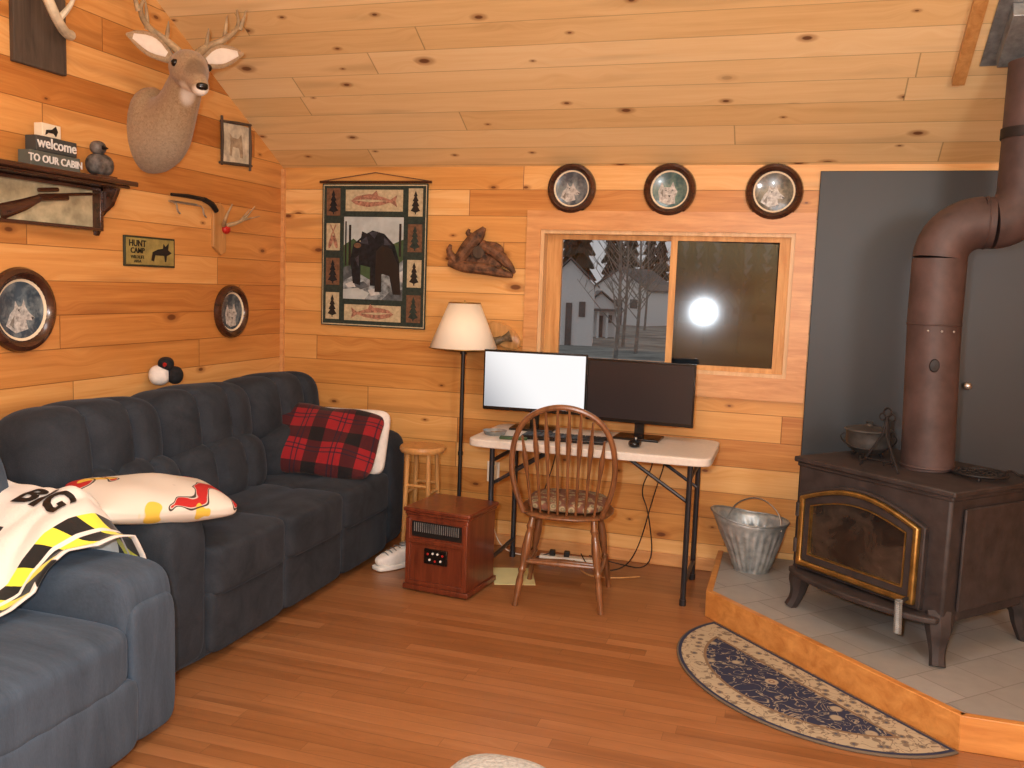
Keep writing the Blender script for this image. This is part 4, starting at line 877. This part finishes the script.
# ---------------------------------------------------------------- outdoors
GZ=-1.3
M['grass']=mat('winter_lawn',col(132,130,124),.95,nscale=.6,namt=.4)
o=single(bx(MB(),-90,60,5.1,160,GZ-.2,GZ),'lawn','grass','dull winter lawn outside the window','lawn'); o['kind']='stuff'
M['siding']=mat('white_siding',col(226,226,226),.7,namt=.06); M['roof']=mat('grey_roof',col(100,100,102),.8,nscale=3.,namt=.2)
def house(loc,w,d,h,rh,label,porch=False,rz=0.):
    T=thing('house',label,'house',loc=loc,rz=rz); part(MB().prism([(-w/2,0),(w/2,0),(w/2,h),(0,h+rh),(-w/2,h)],-d/2,d/2),'walls',T,'siding')
    mb=MB(); 
    for s_ in(-1,1): mb.add([(0,-d/2-.2,h+rh+.05),(0,d/2+.2,h+rh+.05),(s_*(w/2+.25),d/2+.2,h-.15),(s_*(w/2+.25),-d/2-.2,h-.15),(0,-d/2-.2,h+rh+.15),(0,d/2+.2,h+rh+.15),(s_*(w/2+.25),d/2+.2,h-.05),(s_*(w/2+.25),-d/2-.2,h-.05)],[(0,1,2,3),(4,7,6,5),(0,3,7,4),(1,5,6,2),(3,2,6,7)])
    part(mb,'roof',T,'roof')
    for x in(-w*.27,w*.27): part(MB().box((x,-d/2-.02,h*.6),(w*.13,.06,h*.25)),'house_window',T,'roof')
    part(MB().box((0,-d/2-.03,h*.35),(w*.13,.06,h*.7)),'house_door',T,'roof')
    if porch:
        for k in range(4): part(MB().tube([(-w/2+.2+k*(w-.4)/3,-d/2-1.2,0),(-w/2+.2+k*(w-.4)/3,-d/2-1.2,h*.85)],.07,8),'porch_post',T,'siding')
        part(MB().box((0,-d/2-.7,h*.9),(w,1.4,.12)),'porch_roof',T,'roof')
house((-10.9,45,GZ),2.4,3.5,3.0,1.2,'tall white gabled building across the lawn',rz=.2)
house((-11.3,54,GZ),2.0,3,1.8,.8,'small white porch building beyond the lawn',True,rz=.3)
house((-12.7,75,GZ),5.2,5,2.9,1.6,'white two-storey house far beyond the lawn',rz=-.35)
house((-7.2,84,GZ),4.0,4,2.2,1.2,'distant pale garage beyond the lawn',rz=.9)
M['needle']=mat('dark_conifer',col(44,50,50),.95,nscale=3.,namt=.5); M['bark']=mat('grey_bark',col(134,130,126),.9,nscale=8.,namt=.3)
def cone(seed):
    rnd=random.Random(seed); mb=MB(); n=9
    for k in range(n):
        z=1.0+k*1.1; r0=(1.9-k*.2)
        seg=14; vs=[(0,0,z+1.7)]+[(r0*(1+rnd.uniform(-.2,.2))*math.cos(2*math.pi*i/seg),r0*(1+rnd.uniform(-.2,.2))*math.sin(2*math.pi*i/seg),z+rnd.uniform(-.25,.1)) for i in range(seg)]
        mb.add(vs,[(0,1+i,1+(i+1)%seg) for i in range(seg)])
    return mb
tp=thing('conifer_tree','dark evergreen tree beyond the lawn at dusk','tree',loc=(-30,92,GZ),group='evergreens beyond the lawn')
c1=part(cone(1),'foliage',tp,'needle'); c2=part(MB().tube([(0,0,0),(0,0,3)],[.22,.16],8),'trunk',tp,'bark')
rnd=random.Random(5)
for row in range(3):
    for k in range(8 if row else 7):
        y=93+row*6+rnd.uniform(-.6,.6); x=-26+k*4.9+(2.4 if row==1 else 0)+rnd.uniform(-.3,.3); s=rnd.uniform(.9,1.05)
        t2=tp.copy(); t2.location=(x,y,GZ); t2.scale=(s,s,s*rnd.uniform(.95,1.25)); t2.rotation_euler=(0,0,rnd.uniform(0,6)); S.collection.objects.link(t2)
        for c_ in(c1,c2): q=c_.copy(); q.parent=t2; S.collection.objects.link(q)
for (x,y,hh) in((-6.6,40,7),(-8.0,44.5,8),(-4.6,50,8),(-6.2,33,6.5),(-2.4,44,8),(-10.0,64,8),(-8.4,68,8)):
    T=thing('bare_tree','leafless deciduous tree on the lawn','tree',loc=(x,y,GZ),group='bare trees on the lawn')
    mb=MB().tube([(0,0,0),(.1,0,hh*.4),(-.1,0,hh)],[.09,.06,.02],8,smooth=1); rr=random.Random(int(y))
    for k in range(30):
        z=hh*(.22+.026*k); a=rr.uniform(0,6.28); L_=(hh-z)*.26+.25; e=Vector((math.cos(a)*L_,math.sin(a)*L_,z+L_*1.1)); m_=Vector((0,0,z)).lerp(e,.5)+Vector((0,0,-.05))
        mb.tube([(0,0,z),m_,e],[.025,.017,.007],5)
        for j in range(4): b0=m_.lerp(e,rr.random()); mb.tube([b0,b0+Vector((rr.uniform(-.4,.4),rr.uniform(-.4,.4),rr.uniform(.2,.7)))],[.012,.005],4)
    part(mb,'branches',T,'bark')
# ---------------------------------------------------------------- lights, world, camera
w=bpy.data.worlds.new('World'); S.world=w; w.use_nodes=True; w.node_tree.nodes['Background'].inputs[0].default_value=(.50,.505,.52,1); w.node_tree.nodes['Background'].inputs[1].default_value=1.0
def light(ty,name,loc,e,c=(1,1,1),rot=(0,0,0),**k):
    l=bpy.data.lights.new(name,ty); l.energy=e; l.color=c
    for a,b in k.items(): setattr(l,a,b)
    o=bpy.data.objects.new(name,l); S.collection.objects.link(o); o.location=loc; o.rotation_euler=rot; return o
light('POINT','camera_flash',(-.12,-.02,1.60),215,(.92,.97,1.0),shadow_soft_size=.034)
light('POINT','ceiling_fill',(1.5,-.5,1.9),170,(.94,.97,1.0),shadow_soft_size=.3)  # unseen fill light added behind the camera to brighten the ceiling
light('AREA','overhead_fill',(-.6,1.6,3.5),40,(.97,.97,1.0),shape='DISK',size=1.4)  # unseen overhead disk, added so the room is lit more evenly than by flash
f,yaw,p,ro,h=896.2444,.2994,.1085,.0353,1.5058
F=Vector((-math.sin(yaw)*math.cos(p),math.cos(yaw)*math.cos(p),-math.sin(p))); r0=Vector((math.cos(yaw),math.sin(yaw),0)); u0=r0.cross(F)
R=math.cos(ro)*r0+math.sin(ro)*u0; U=-math.sin(ro)*r0+math.cos(ro)*u0
cam=bpy.data.cameras.new('camera'); cam.sensor_width=36; cam.lens=f/1024*36; cam.clip_start=.05; cam.clip_end=300
co=bpy.data.objects.new('camera',cam); S.collection.objects.link(co)
m=Matrix((R,U,-F)).transposed().to_4x4(); m.translation=(0,0,h); co.matrix_world=m
S.camera=co
S.view_settings.view_transform='Standard'
